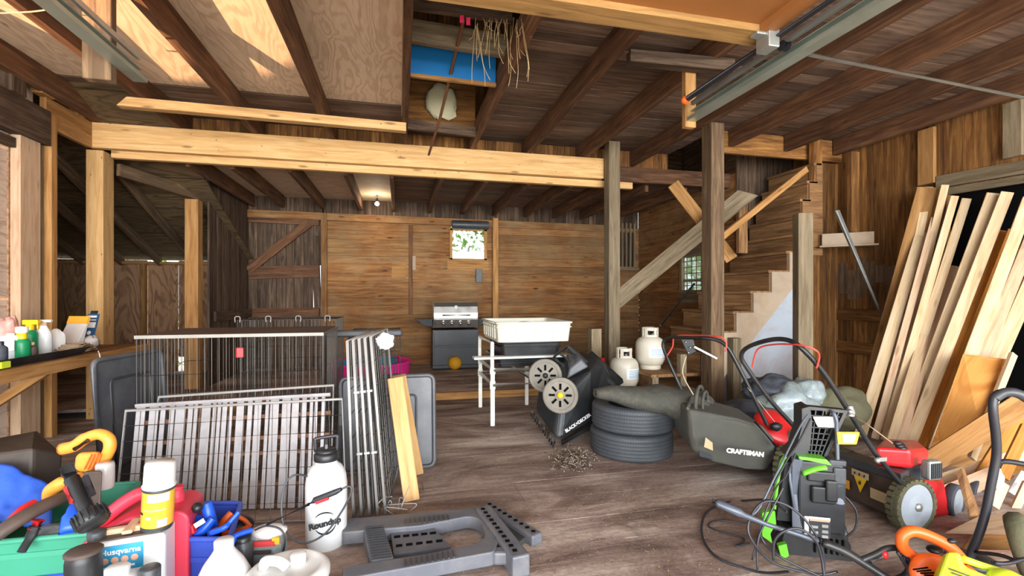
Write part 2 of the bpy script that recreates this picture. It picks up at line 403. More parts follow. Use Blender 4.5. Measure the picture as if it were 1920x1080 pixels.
m['redeng'] = plain('red_paint', '#d02327', .33, var=.1, dirt='#8a3028', damt=.25)
m['gasred'] = plain('red_can_plastic', '#d93a50', .4, var=.08)
m['cable'] = plain('red_bar_coating', '#e04a3c', .4)
m['orangep'] = plain('orange_plastic', '#e8641f', .38, var=.1)
m['amber'] = plain('amber_plastic', '#ea9a3a', .4, var=.08, dirt='#c06a18', damt=.2)
m['lime'] = plain('lime_plastic', '#d6ea3a', .4, var=.06)
m['green'] = plain('bright_green_plastic', '#63b52a', .38, var=.1)
m['bin'] = plain('green_tote_plastic', '#3a8f72', .45, var=.08)
m['teal'] = plain('green_bottle_plastic', '#0f8a55', .4)
m['blue'] = plain('blue_plastic', '#3a55bd', .45, var=.1)
m['bluet'] = plain('blue_tool_plastic', '#1450c8', .38, var=.1)
m['tarp'] = plain('blue_tarp', '#2452b4', .45, var=.2, ds=3, bump=.3, bs=25)
m['bluepaint'] = plain('blue_paint', '#1273b8', .5, var=.12)
m['poolpink'] = plain('pink_pool_plastic', '#ee2f93', .42, var=.06)
m['poolblue'] = plain('blue_pool_plastic', '#2a9cc4', .42)
m['ball'] = plain('yellow_ball', '#d79a12', .6, var=.1, bump=.4, bs=150)
m['yel'] = plain('yellow_plastic', '#f2c40c', .4)
m['can'] = plain('yellow_can_label', '#eea832', .35, var=.04)
m['olive'] = plain('olive_cloth', '#5d5a42', .85, var=.3, ds=9, bump=.8, bs=14)
m['bag'] = plain('grass_bag_cloth', '#55554e', .88, var=.18, dirt='#6b6757', damt=.35, bump=.25, bs=180)
m['sack'] = plain('clear_grey_sack', '#8f9a9c', .35, var=.3, dirt='#6d7458', damt=.75, ds=6, bump=.9, bs=16)
m['film'] = plain('dark_cloth', '#3f424a', .7, var=.35, ds=7, bump=.9, bs=18)
m['plaster'] = plain('old_white_paint', '#a3aab2', .8, var=.12, dirt='#96796a', damt=.75, ds=2.)
m['skirt'] = plain('worn_pale_paint', '#a8957e', .8, var=.15, dirt='#8a6c52', damt=.6, ds=3.5)
m['lidbrown'] = plain('dark_lid_plastic', '#39302a', .6, var=.3, dirt='#4e433a', damt=.5)
m['brownold'] = plain('brown_case_plastic', '#4b3d35', .6, var=.3, dirt='#6e5c50', damt=.4)
m['rust'] = plain('rusty_metal', '#7a5238', .7, .3, var=.3)
m['straw'] = plain('dry_straw', '#b79a6e', .9, var=.2)
m['foam'] = plain('cream_foam', '#d8d2ae', .9, var=.12, bump=.6, bs=40)
m['wheel'] = plain('grey_wheel_plastic', '#9aa2aa', .5, var=.12, dirt='#6d6a5c', damt=.35)
m['tread'] = plain('grassy_tread', '#4d4a36', .85, var=.3, dirt='#6d6a42', damt=.6, ds=12)
m['gwheel'] = plain('dusty_wheel', '#7d776c', .8, var=.2, dirt='#a49c8c', damt=.5)
m['label'] = plain('white_label', '#e8e8e4', .5, var=.05)
m['tan'] = plain('tan_label', '#c8b48a', .6)
m['lblue'] = plain('blue_label', '#2a8fb8', .5, var=.05)
m['navy'] = plain('navy_card', '#1f4f78', .5)
m['ink'] = plain('black_ink', '#16161a', .6)
m['peach'] = plain('peach_print', '#e8a88a', .6)
m['redl'] = plain('red_print', '#c83a3a', .6)
m['clear'] = plain('clear_pack', '#c9c4bf', .25, var=.2)
m['pinkbag'] = plain('pink_bag', '#d9a89c', .6, var=.3, ds=30)
m['rope'] = plain('tan_cord', '#b5a184', .9, var=.25, ds=40)
m['leaf'] = plain('leaf_green', '#7fae2c', .7, var=.5, ds=3)
m['glass'] = plain('dusty_glass', '#cfd8d2', .08, trans=.97, var=.03)
m['hose'] = plain('black_hose', '#2b2b30', .4, var=.2)
m['gun'] = plain('grey_gun_metal', '#565c66', .45, .3, var=.15)
m['tape'] = plain('pink_tape', '#e8315c', .6)
m['debris'] = plain('dry_debris', '#a39382', .95, var=.5, ds=25)
# ================================================================ THE SETTING
XL, XR, XRB, YB, YM = -3.1, 5.42, 4.5, 8.4, 5.75      # left wall, right wall, rear right wall, back wall, step
ZJ, ZC = 3.0, 3.2                                       # underside of joists, ceiling
def planks_u(mb, x0, x1, y0, y1, z, w=.14, t=.03, gap=.004):
    y = y0
    while y < y1-.01:
        ww = min(w*R.uniform(.9, 1.1), y1-y); x = x0
        while x < x1-.01:
            L = min(R.uniform(2.2, 4.2), x1-x)
            mb.board((x, y+ww/2, z-t/2+R.uniform(-.002, .0)), (x+L-.003, y+ww/2, z-t/2), ww-.0015, t); x += L
        y += ww
def hwall_y(mb, y, x0, x1, z0, z1, holes=(), h=.145, t=.025, seams=()):
    """horizontal boards on the plane y; holes = (x0,x1,z0,z1)"""
    z = z0
    while z < z1-.01:
        hh = min(h*R.uniform(.92, 1.06), z1-z); cuts = [x0]+[s for s in seams if x0 < s < x1]+[x1]
        for a, b in zip(cuts, cuts[1:]):
            seg = [(a, b)]
            for q in holes:
                if z+hh > q[2]+.02 and z < q[3]-.02:
                    seg = [s for (c, d) in seg for s in ((c, min(d, q[0])), (max(c, q[1]), d)) if s[1]-s[0] > .01]
            for c, d in seg: mb.board((c, y, z+hh/2), (d, y, z+hh/2), t, hh-.004); mb.board((c, y+t*.8, z), (d, y+t*.8, z), .01, .05)
        z += hh
def hwall_x(mb, x, y0, y1, z0, z1, holes=(), h=.145, t=.025):
    z = z0
    while z < z1-.01:
        hh = min(h*R.uniform(.92, 1.06), z1-z); seg = [(y0, y1)]
        for q in holes:
            if z+hh > q[2]+.02 and z < q[3]-.02: seg = [s for (c, d) in seg for s in ((c, min(d, q[0])), (max(c, q[1]), d)) if s[1]-s[0] > .01]
        for c, d in seg: mb.board((x, c, z+hh/2), (x, d, z+hh/2), t, hh-.004); mb.board((x+t*.8, c, z), (x+t*.8, d, z), .01, .05)
        z += hh
def vwall(mb, p, q, z0, z1, w=.15, t=.025, gap=.004, skip=(), seal=1., back=True):
    """upright boards between plan points p and q"""
    p = Vector(p+(0,)); q = Vector(q+(0,)); L = (q-p).length; d = (q-p)/L; n = Vector((-d.y, d.x, 0)); s = 0; i = 0
    while s < L-.01:
        ww = min(w*R.uniform(.8, 1.2), L-s); c = p+d*(s+ww/2)
        if not any(a < s+ww/2 < b for a, b in skip):
            mb.board((c.x, c.y, z0), (c.x, c.y, z1), ww-gap, t, up=n)
            e = p+d*(s+.004)+n*(t*.9 if back else -t*.9)
            if s > .01 and R.random() < seal: mb.board((e.x, e.y, z0), (e.x, e.y, z1), .04, .008, up=n)
        s += ww; i += 1
# floor
b = MB(); planks_u(b, -5.7, 5.55, -.4, YM, 0.); struct(b.build('floor', m['floor']))
b = MB(); planks_u(b, -5.7, XRB, YM+.04, YB, .08)
o = struct(b.build('floor_platform', m['floor']))
b = MB(); b.board((-3.0, YM+.02, .04), (XRB, YM+.02, .04), .04, .085); struct(b.build('trim_1', m['gold']))
b = MB(); b.box((0, 0, -.14), (60, 60, .1)); struct(b.build('ground', m['earth']))
# back wall with its small window
WB = (.874, 1.49, 1.89, 2.43)
b = MB(); hwall_y(b, YB, -1.25, XRB, .08, 2.55, [WB, (3.95, 4.42, 1.8, 2.5)], seams=(1.62,)); struct(b.build('wall_back', m['back']))
b = MB(); vwall(b, (-1.26, YB+.02), (XRB, YB+.02), 2.55, 2.95, gap=.006); struct(b.build('wall_back_upper', m['olddark']))
b = MB(); vwall(b, (3.93, YB+.05), (4.46, YB+.05), .1, 2.9, w=.12); struct(b.build('wall_back_corner', m['olddark']))
b = MB()
for k in range(6): b.board((3.98+k*.085, YB-.02, 1.8), (3.98+k*.085, YB-.02, 2.65), .035, .03, up=(0, 1, 0))
b.board((3.9, YB-.03, 1.78), (4.5, YB-.03, 1.78), .03, .06)
struct(b.build('trim_2', m['grey']))
b = MB(); b.board((-2.38, YB-.04, 2.57), (3.9, YB-.04, 2.53), .05, .12); struct(b.build('trim_3', m['back']))
# barn door at the left of the back wall: boards, ledges, brace
b = MB(); vwall(b, (-2.38, YB+.02), (-1.27, YB+.02), 0., 2.95, w=.125, gap=.006, skip=((1.03, 1.09),), seal=.8); d = struct(b.build('door_1', m['olddark']))
b = MB(); b.board((-1.32, YB+.02, 0), (-1.32, YB+.02, 1.06), .025, .16, up=(1, 0, 0)); b.board((-1.33, YB+.02, 1.06), (-1.352, YB+.02, 1.76), .025, .11, up=(1, 0, 0)); b.board((-1.32, YB+.02, 1.76), (-1.32, YB+.02, 2.25), .025, .16, up=(1, 0, 0)); b.board((-1.34, YB+.02, 2.25), (-1.335, YB+.02, 2.48), .025, .12, up=(1, 0, 0)); b.board((-1.32, YB+.02, 2.48), (-1.32, YB+.02, 2.95), .025, .16, up=(1, 0, 0)); b.board((-1.262, YB+.02, 0), (-1.262, YB+.02, 2.95), .02, .04, up=(1, 0, 0))
struct(b.build('trim_4', m['olddark']))
b = MB(); b.board((-2.36, YB-.03, 1.62), (-1.3, YB-.03, 1.66), .04, .2); b.board((-2.36, YB-.03, 2.5), (-1.3, YB-.03, 2.48), .04, .13)
b.board((-2.3, YB-.03, .98), (-1.3, YB-.03, .98), .04, .15)
b.board((-2.36, YB-.06, 1.66), (-1.45, YB-.06, 2.45), .04, .13); struct(b.build('trim_5', m['joist']))
b = MB(); b.board((-1.22, YB-.05, .08), (-1.22, YB-.05, 2.62), .09, .06, up=(0, 1, 0)); struct(b.build('trim_6', m['back']))
# back window
b = MB(); x0, x1, z0, z1 = WB
for p, q in (((x0, z0), (x1, z0)), ((x0, z1), (x1, z1))): b.board((p[0]-.04, YB-.02, p[1]), (q[0]+.04, YB-.02, q[1]), .06, .05)
for x in (x0, x1): b.board((x, YB-.02, z0), (x, YB-.02, z1), .05, .06, up=(0, 1, 0))
b.board((x0-.06, YB-.005, z0-.09), (x1+.06, YB-.005, z0-.09), .02, .19); wf = struct(b.build('window_1', m['gold']))
b = MB(); b.box(((x0+x1)/2, YB+.02, (z0+z1)/2), (x1-x0, .006, z1-z0)); b.build('pane', m['glass'], wf, world=True)
# rear right wall and its window
WR = (6.28, 6.9, 1.32, 1.9)
b = MB(); hwall_x(b, XRB+.01, 5.62, YB, 0., 2.95, [WR]); struct(b.build('wall_right_rear', m['back']))
b = MB(); y0, y1, z0, z1 = WR
for z in (z0, z1): b.board((XRB-.02, y0-.05, z), (XRB-.02, y1+.05, z), .07, .05)
for y in (y0, y1): b.board((XRB-.02, y, z0), (XRB-.02, y, z1), .06, .06, up=(1, 0, 0))
b.board((XRB+.005, y0-.06, z0-.09), (XRB+.005, y1+.06, z0-.09), .02, .19); b.board((XRB+.005, y0-.06, z1+.09), (XRB+.005, y1+.06, z1+.09), .02, .19); wf = struct(b.build('window_2', m['grey']))
b = MB()
for k in range(1, 5): b.board((XRB-.01, y0+(y1-y0)*k/5, z0), (XRB-.01, y0+(y1-y0)*k/5, z1), .012, .012)
for k in range(1, 6): b.board((XRB-.01, y0, z0+(z1-z0)*k/6), (XRB-.01, y1, z0+(z1-z0)*k/6), .012, .012)
b.board((XRB-.01, y0, z0+.17), (XRB-.01, y1, z0+.17), .02, .03)
b.build('glazing_bar', m['grey'], wf, world=True)
b = MB(); b.box((XRB+.02, (y0+y1)/2, (z0+z1)/2), (.006, y1-y0, z1-z0)); b.build('pane', m['glass'], wf, world=True)
# return wall behind the stairs, upper walls, roof
b = MB(); vwall(b, (XRB-.02, 5.62), (XR, 5.62), 0., 4.8); struct(b.build('wall_stair_back', m['olddark']))  # darker wood tone puts in the shade of the unlit stair top
b = MB(); vwall(b, (4.98, 4.915), (XR-.02, 4.915), 0., 2.92, w=.13); struct(b.build('wall_stair', m['side']))
b = MB(); vwall(b, (XL, 5.9), (3.6, 5.9), 2.97, 4.8, w=.13); struct(b.build('wall_upper', m['side']))
b = MB(); vwall(b, (3.6, 5.63), (3.6, 4.86), 3.2, 4.8, w=.13); struct(b.build('wall_stairwell', m['olddark']))
b = MB(); b.box((1.1, 4.0, 4.85), (9.6, 9.4, .08)); struct(b.build('roof', m['olddark']))
for nm, c, sz in (('wall_attic_left', (XL-.1, 3, 4.05), (.06, 6.4, 1.6)), ('wall_attic_front', (1.1, -.4, 4.05), (8.8, .06, 1.6)), ('wall_attic_back', (1.1, YB+.1, 3.9), (8.8, .06, 1.9)), ('wall_attic_right', (XR+.1, 4, 4.05), (.06, 9, 1.6))):
    b = MB(); b.box(c, sz); struct(b.build(nm, m['olddark']))
# right wall: upright boards, a dark doorway behind the lumber
b = MB(); vwall(b, (XR, -.3), (XR, 2.3), 0, 3.3, back=False); vwall(b, (XR, 2.3), (XR, 3.66), 2.3, 3.3, back=False); vwall(b, (XR, 3.66), (XR, 5.62), 0, 3.3, back=False)
struct(b.build('wall_right', m['side']))
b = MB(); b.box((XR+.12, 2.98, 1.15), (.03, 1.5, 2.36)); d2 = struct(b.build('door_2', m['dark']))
b = MB(); b.board((XR-.03, 2.2, 2.36), (XR-.03, 3.75, 2.42), .05, .12); b.board((XR-.02, 2.2, 2.26), (XR-.02, 3.7, 2.31), .03, .07)
struct(b.build('trim_7', m['grey']))
b = MB(); b.board((XR-.03, 3.7, 0), (XR-.03, 3.7, 2.34), .09, .05, up=(1, 0, 0)); struct(b.build('trim_8', m['side']))
b = MB(); b.board((XR-.03, 3.9, 1.02), (XR-.03, 5.5, 1.02), .03, .14); b.board((XR-.03, 3.9, .62), (XR-.03, 5.5, .62), .03, .14); struct(b.build('trim_9', m['side']))
# whitewash left on the lower boards
b = MB()
for k in range(9):
    y = 4.25+k*.118; z0 = 1.16+R.uniform(0, .25); b.board((XR-.0145, y, z0), (XR-.0145, y, 1.66+R.uniform(-.1, .08)), .112, .004, up=(1, 0, 0))
struct(b.build('trim_10', wood('whitewashed_wood', '#4d3828', '#77604c', '#a08f7e', rvar=.2, weather='#5d452f', wamt=.8)))
# left wall: plywood and studs
b = MB(); 
for z0, z1 in ((0, .66), (.66, 1.22), (1.24, 2.44), (2.46, 3.2)): b.board((XL-.02, 2.9, (z0+z1)/2), (XL-.02, 4.98, (z0+z1)/2), .02, z1-z0-.006)
struct(b.build('wall_left', m['plyw']))
b = MB(); b.board((XL+.06, 2.9, 2.72), (XL+.06, 5.0, 2.72), .1, .3); b.board((XL+.03, 2.9, 2.5), (XL+.03, 4.7, 2.5), .04, .08); struct(b.build('trim_11', m['olddark']))
b = MB(); b.board((XL+.04, 4.82, 0), (XL+.04, 4.82, 2.62), .22, .07, up=(1, 0, 0)); struct(b.build('trim_12', m['pink']))
b = MB(); b.board((XL+.02, 4.97, 0), (XL+.02, 4.97, 2.6), .08, .06, up=(1, 0, 0)); struct(b.build('trim_13', m['grey']))
b = MB(); b.board((XL+.05, 5.06, 0), (XL+.05, 5.06, 2.86), .07, .1, up=(1, 0, 0)); struct(b.build('trim_14', m['gold']))
b = MB(); b.board((XL+.04, 4.25, 0), (XL+.04, 4.25, .75), .1, .05, up=(1, 0, 0)); struct(b.build('trim_15', m['gold']))
# partition at the left of the rear bay
b = MB(); vwall(b, (-2.42, 6.9), (-2.38, YB), 0.0, 2.9, w=.11, gap=.006); struct(b.build('wall_partition', m['olddark']))
b = MB(); b.board((-2.36, 6.95, .98), (-2.34, YB, .98), .03, .13); struct(b.build('trim_16', m['olddark']))
# shed at the left: plywood back wall, sloping roof
b = MB(); x = -5.6
for ww in (.6, .62, .6, .42, .16, .62, .2): b.board((x+ww/2, YB, .3 if ww == .16 else 0), (x+ww/2, YB, 1.8 if ww != .42 else 1.77), ww-.01, .02, up=(0, 1, 0)); x += ww
struct(b.build('wall_shed_back', m['plyd']))
b = MB()
for x in (-5.0, -4.4, -3.8, -3.22, -2.62): b.board((x, YB-.06, .1), (x, YB-.06, 1.74), .05, .09, up=(0, 1, 0))
b.board((-5.6, YB-.05, 1.755), (-2.4, YB-.05, 1.755), .09, .04); struct(b.build('trim_17', m['gold']))
sz = lambda y: 1.72+.42*(8.4-y)
b = MB(); y = 4.6
while y < 8.2:
    b.board((-5.7, y+.3, sz(y+.3)+.13), (-2.3, y+.3, sz(y+.3)+.13), .7, .02, up=(0, .42, 1)); y += .62
b.board((-5.7, 8.4, sz(8.4)+.13), (-2.3, 8.4, sz(8.4)+.13), .17, .02, up=(0, .42, 1)); struct(b.build('ceiling_shed', m['plyr']))
b = MB(); b.box((-5.72, 6.6, 1.6), (.04, 4, 3.4)); struct(b.build('wall_shed_left', m['plyd']))
b = MB(); b.box((-4.4, 4.72, 1.6), (2.6, .04, 3.4)); struct(b.build('shed_front_light_block', m['plyd']))  # unseen wall added to block light from the front of the shed
# ceilings
HX0, HX1, HY0, HY1 = .085, .80, 3.15, 5.25             # hatch between two joists
b = MB(); x = XL
for i in range(2):
    for y0, y1 in ((-.3, 2.55), (2.56, 4.98)): b.board((XL+i*1.58+.79, y0, ZC+.01), (XL+i*1.58+.79, y1, ZC+.01), 1.575, .02)
struct(b.build('ceiling_left', m['plyc']))
b = MB(); y = -.3
while y < 5.84:
    w_ = .14
    x0 = XL if y > 4.98 else .08
    x1 = XR if y < 4.85 else 3.6
    segs = [(x0, x1)]
    if HY0-.1 < y < HY1: segs = [(x0, HX0), (HX1+.04, x1)]
    for a, c in segs:
        if c-a > .02: b.board((a, y+w_/2, ZC+.012+R.uniform(0, .006)), (c, y+w_/2, ZC+.012), w_-.005, .024)
    y += w_
struct(b.build('ceiling_right', m['deck']))
b = MB(); y = 5.92
while y < YB: b.board((-.1, y+.07, 2.88), (XRB, y+.07, 2.88), .137, .024); y += .142
struct(b.build('ceiling_rear', m['deck']))
b = MB(); b.board((-2.6, 7.16, 2.88), (-.11, 7.16, 2.88), 2.5, .02); struct(b.build('ceiling_rear_left', m['plyc']))
# hatch: boards around the hole
b = MB(); b.board((HX0-.02, HY1+.03, 3.42), (HX1+.02, HY1+.03, 3.42), .03, .56); struct(b.build('trim_18', m['side']))
b = MB(); b.board((HX0-.03, HY1-.07, 3.08), (HX1+.02, HY1-.07, 3.05), .05, .1); struct(b.build('trim_19', m['olddark']))
b = MB(); b.board((HX0-.04, .8, 3.14), (HX0-.04, 5.0, 3.14), .06, .1); struct(b.build('trim_20', m['pink']))

# ================================================================ FRAME TIMBERS (each a thing)
def timber(name, label, cat, p0, p1, w, t, mat, up=(0, 0, 1), group=None, bev=.004, **k):
    b = MB(); b.board(p0, p1, w, t, up, **k); return tag(b.build(name, m[mat], bev=bev, bseg=1), label, cat, group)
ordn = ['first', 'second', 'third', 'fourth', 'fifth', 'sixth', 'seventh', 'eighth', 'ninth', 'tenth', 'eleventh', 'twelfth', 'thirteenth']
jx = [-2.97, -2.25, -1.52, -.74, .05, .84, 1.54, 2.27, 3.05, 3.78, 4.55, 5.27]
for i, x in enumerate(jx):
    timber('ceiling_joist', 'dark rough joist under the front ceiling, %s from the left wall' % ordn[i], 'joist', (x, -.2, ZJ+.1), (x, 5.88 if i < 9 else 4.83, ZJ+.1), .06 if i > 3 else .07, .2, 'joist', group='front ceiling joists')
rx = [-2.28, -1.84, -1.24, -.63, -.1, .5, 1.06, 1.62, 2.2, 2.75, 3.3, 3.9]
for i, x in enumerate(rx):
    timber('rear_joist', 'low dark joist of the rear bay, %s from the left behind the yellow beam' % ordn[i], 'joist', (x, 5.92, 2.775), (x, YB-.08, 2.775), .05, .19, 'joist', group='rear bay joists')
timber('main_beam', 'long new yellow beam with nail holes across the barn', 'beam', (-3.05, 5.66, 2.875), (2.53, 5.66, 2.875), .08, .255, 'yellow')
timber('ledger_board', 'thin yellow ledger board fixed under and behind the long yellow beam', 'beam', (-2.9, 5.745, 2.72), (2.98, 5.745, 2.70), .07, .085, 'yellow')
timber('dark_beam', 'old dark beam running right from the beam post to the stairs', 'beam', (2.72, 5.8, 2.86), (4.86, 5.8, 2.86), .09, .2, 'joist')
timber('cross_board', 'pale yellow board nailed under the joists in front of the long beam', 'board', (-2.37, 4.86, 2.955), (.06, 4.94, 2.955), .09, .085, 'yellow', cut0=.9)
timber('left_plate', 'golden plank running from the left stud to the yellow beam end', 'beam', (XL+.06, 4.98, 2.87), (XL+.06, 5.62, 2.87), .05, .26, 'gold')
timber('shed_plate', 'weathered plank along the shed opening between two golden posts', 'beam', (-2.93, 5.9, 2.6), (-2.52, 6.85, 2.545), .05, .13, 'olddark2')
timber('corner_post', 'thick golden post under the left end of the yellow beam', 'post', (-3.02, 5.76, 0), (-3.02, 5.76, 2.735), .19, .15, 'yellow', up=(1, 0, 0))
timber('shed_post', 'golden post standing at the end of the dark partition', 'post', (-2.55, 6.8, .08), (-2.55, 6.8, 2.47), .15, .15, 'gold', up=(1, 0, 0))
timber('beam_post', 'pale weathered post under the right end of the yellow beam', 'post', (2.6, 5.53, 0), (2.6, 5.53, 3.18), .15, .15, 'grey', up=(1, 0, 0))
timber('post_block', 'short pale block fixed to the foot of the weathered beam post', 'block', onY(1115, 686, 5.4)+V(0, 0, 0), onY(1115, 616, 5.4), .13, .12, 'grey', up=(0, 1, 0))
timber('stair_post', 'rough brown post standing in front of the stairs, reaching the joists', 'post', (3.12, 4.26, 0), (3.12, 4.26, 3.0), .16, .15, 'olddark2', up=(1, 0, 0))
timber('short_post', 'grey square post with free top beside the stair skirt', 'post', (3.72, 3.75, 0), (3.72, 3.75, 2.03), .13, .13, 'grey', up=(1, -.4, 0))
timber('newel_post', 'slim grey upright under the near side of the stairs', 'post', (3.5, 4.42, 0), (3.5, 4.42, .8), .1, .1, 'grey', up=(1, 0, 0))
timber('stair_header', 'brown header board carrying joist ends above the stairs', 'beam', (3.6, 4.87, 3.06), (5.4, 4.87, 3.06), .05, .26, 'side')
timber('header_stud', 'brown stud hanging below the header beside the stairs', 'stud', Wp(1529, 465, 5.75), Wp(1529, 262, 5.75), .12, .08, 'side', up=(0, 1, 0))
timber('wall_stud', 'brown stud on the right wall above the white ledge', 'stud', Wp(1600, 436, 5.62), Wp(1600, 285, 5.62), .12, .06, 'side', up=(0, 1, 0))
timber('upper_stud', 'wide yellow-brown stud high on the right wall above the lumber', 'stud', (5.37, 3.84, 2.42), (5.37, 3.84, 3.0), .16, .04, 'gold', up=(1, 0, 0))
timber('grey_stud', 'grey stud at the right edge of the photo above the dark doorway', 'stud', (5.37, 3.12, 2.5), (5.37, 3.12, 3.0), .14, .04, 'grey', up=(1, 0, 0))
b = MB(); b.box((0, 0, 0), (.5, .1, .15)); b.box((0, -.06, -.08), (.56, .14, .02))
tag(b.xf(T(*Wp(1588, 449, 5.55)) @ RZ(-42)).build('ledge_box', m['skirt'], bev=.006), 'peeling white wooden ledge fixed to the dark boards by the stairs', 'ledge')
timber('diagonal_plank', 'long grey plank sloping from the beam post up over the stairs', 'plank', Wp(1146, 572, 6.0), Wp(1402, 362, 5.62), .05, .2, 'grey', up=(0, 0, 1), cut1=-.6)
timber('knee_brace', 'short yellow brace sloping down behind the long grey plank', 'brace', Wp(1262, 345, 6.1), Wp(1372, 487, 5.9), .05, .15, 'gold')
timber('hand_rail', 'thin brown handrail sloping up to the stair header', 'rail', Wp(1350, 447, 5.1), Wp(1512, 317, 5.55), .04, .07, 'gold')
timber('rail_post', 'brown upright carrying the top of the long grey plank', 'post', Wp(1391, 475, 5.72), Wp(1391, 372, 5.72), .12, .06, 'step', up=(0, 1, 0))
timber('window_post', 'pale upright on the back wall right of the small window', 'post', (1.66, YB-.07, .08), (1.66, YB-.07, 2.64), .1, .08, 'gold', up=(0, 1, 0))
timber('dark_upright', 'dark slotted strip fixed upright on the back wall', 'strip', onY(770, 590, YB-.03), onY(770, 422, YB-.03), .06, .03, 'joist', up=(0, 1, 0))
for i, x in enumerate((-4.6, -4.1, -3.6, -3.1)):
    timber('shed_rafter', '%s sloping rafter from the left under the dark shed roof' % ordn[i], 'rafter', (x, 5.0 if x < -3.15 else 5.95, sz(5.0 if x < -3.15 else 5.95)+.04), (x, 8.38, sz(8.38)+.04), .045, .12, 'olddark2', group='shed rafters')
for nm, lab, p0, p1 in (('cleat', 'short dark board under the joists holding the right hanger', Wp(1178, 98, 3.45)+V(0, 0, -.04), Wp(1372, 116, 3.55)+V(0, 0, -.04)),):
    timber(nm, lab, 'board', p0, p1, .09, .09, 'olddark')
for i in range(3):
    timber('wall_block', ('square brown', 'tall yellow', 'short golden')[i]+' block between the left wall plate and the ceiling', 'block', *(((XL+.08, 4.62, 2.87), (XL+.08, 4.62, 3.12)), ((XL+.08, 4.95, 2.99), (XL+.08, 4.95, 3.2)), ((XL+.06, 5.45, 3.0), (XL+.06, 5.45, 3.2)))[i], .16 if i < 2 else .1, .09, ('olddark', 'gold', 'gold')[i], up=(1, 0, 0))
# ---------------------------------------------------------------- stairs
st = thing('staircase', 'worn steep wooden staircase climbing to the right behind a post', 'stairs', (2.3, 4.95, 0))
ST = [(2.25, .21), (2.58, .43), (3.15, .65), (3.393, .873), (3.568, 1.086), (3.786, 1.309), (4.023, 1.54), (4.258, 1.76), (4.45, 1.97), (4.56, 2.19), (4.66, 2.41), (4.76, 2.63), (4.86, 2.85)]
for i, (x, z) in enumerate(ST):
    x2 = ST[i+1][0] if i+1 < len(ST) else 4.92
    y0 = 4.5 if i < 9 else 4.72
    b = MB(); b.board((x-.03, y0-.02, z-.018), (x-.03, y0-.02, z-.018)+V(0, .95, 0) if False else V(x-.03, 5.45, z-.018), .001, .001) if False else None
    b.board((x-.03+(x2-x+.05)/2, y0-.02, z-.018), (x-.03+(x2-x+.05)/2, 5.45, z-.018), x2-x+.06, .036); b.build('tread', m['step'], st, world=True, bev=.008)
    zb = ST[i-1][1] if i else 0
    b = MB(); b.board((x, y0, (z+zb)/2-.03), (x, 5.45, (z+zb)/2-.03), .02, z-zb-.02); b.build('riser', m['step'], st, world=True)
poly = []
for x, z in ST[2:8]: poly += [(x, z-.3 if not poly else poly[-1][1]), (x, z-.02)]
poly += [(4.45, 1.74), (4.45, 1.5), (3.35, .3), (3.15, .25)]
b = MB(); b.prism(poly, .03, T(0, 4.5, 0) @ RX(90)); b.build('skirt_board', m['skirt'], st, world=True, label='worn pale painted zigzag side of the stairs')
b = MB(); b.prism([(4.45, 1.74), (4.95, 1.74), (4.95, 2.84), (4.86, 2.84), (4.86, 2.62), (4.76, 2.62), (4.76, 2.4), (4.66, 2.4), (4.66, 2.18), (4.56, 2.18), (4.56, 1.95), (4.45, 1.95)], .02, T(0, 4.72, 0) @ RX(90)); b.build('upper_skirt', m['step'], st, world=True)
b = MB(); b.prism([(3.45, .02), (4.42, .02), (4.42, 1.47), (3.45, .42)], .02, T(0, 4.56, 0) @ RX(90)); b.build('side_panel', m['plaster'], st, world=True, label='bluish white painted panel under the stairs')
b = MB(); b.board((2.6, 4.52, 0), (2.6, 4.52, .41), .07, .07, up=(1, 0, 0)); b.board((2.93, 4.52, 0), (2.93, 4.52, .63), .07, .07, up=(1, 0, 0)); b.build('support', m['grey'], st, world=True)
# ---------------------------------------------------------------- overhead garage door, tracks
gd = thing('garage_door', 'open overhead garage door panel lying flat under the joists', 'garage door', (.27, 1.2, 2.7))
b = MB(); b.box((.27, .95, 2.735), (3.42, 2.7, .02)); b.build('panel', m['hard'], gd, world=True)
b = MB(); b.board((-1.44, 2.27, 2.71), (1.98, 2.27, 2.71), .14, .045); b.build('bottom_rail', m['doorwood'], gd, world=True)
b = MB(); b.board((-1.44, .9, 2.7), (1.98, .9, 2.7), .1, .045); b.build('cross_rail', m['doorwood'], gd, world=True)
for x in (-1.4, 1.94):
    b = MB(); b.board((x, -.4, 2.705), (x, 2.2, 2.705), .08, .045); b.build('stile', m['hard'], gd, world=True)
for y in (2.22, 1.35):
    b = MB(); b.box((1.97, y, 2.65), (.07, .1, .1)); b.box((1.93, y, 2.68), (.1, .06, .02)); h = b.build('roller_bracket', m['galv'], gd, world=True, bev=.006)
    b = MB(); b.tube([(1.99, y, 2.64), (2.07, y, 2.64)], .01, 8); b.tube([(2.06, y, 2.64), (2.1, y, 2.64)], .028, 14); b.build('roller', m['hose'], h, world=True)
def track(x, side, lab, ye):
    t = thing('door_track', lab, 'track', (x, 1.6, 2.6))
    prof = [(-.03, .035), (-.03, -.035), (.03, -.035), (.03, .035)]
    b = MB(); y0 = .2
    b.board((x, y0, 2.565), (x, ye, 2.565), .075, .006); b.board((x+.035*side, y0, 2.6), (x+.035*side, ye, 2.6), .006, .075); b.board((x+.015*side, y0, 2.64), (x+.015*side, ye, 2.64), .045, .006); b.board((x-.036*side, y0, 2.575), (x-.036*side, ye, 2.575), .005, .025)
    b.build('channel', m['track'], t, world=True)
    b = MB(); b.board((x-.035*side, y0, 2.67), (x-.035*side, ye-.1, 2.67), .02, .03); b.build('angle', m['galv'], t, world=True)
    return t
track(2.13, 1, 'right steel garage door track with spring beside it', 3.2)
track(-1.55, -1, 'left greenish steel garage door track under the joists', 3.36)
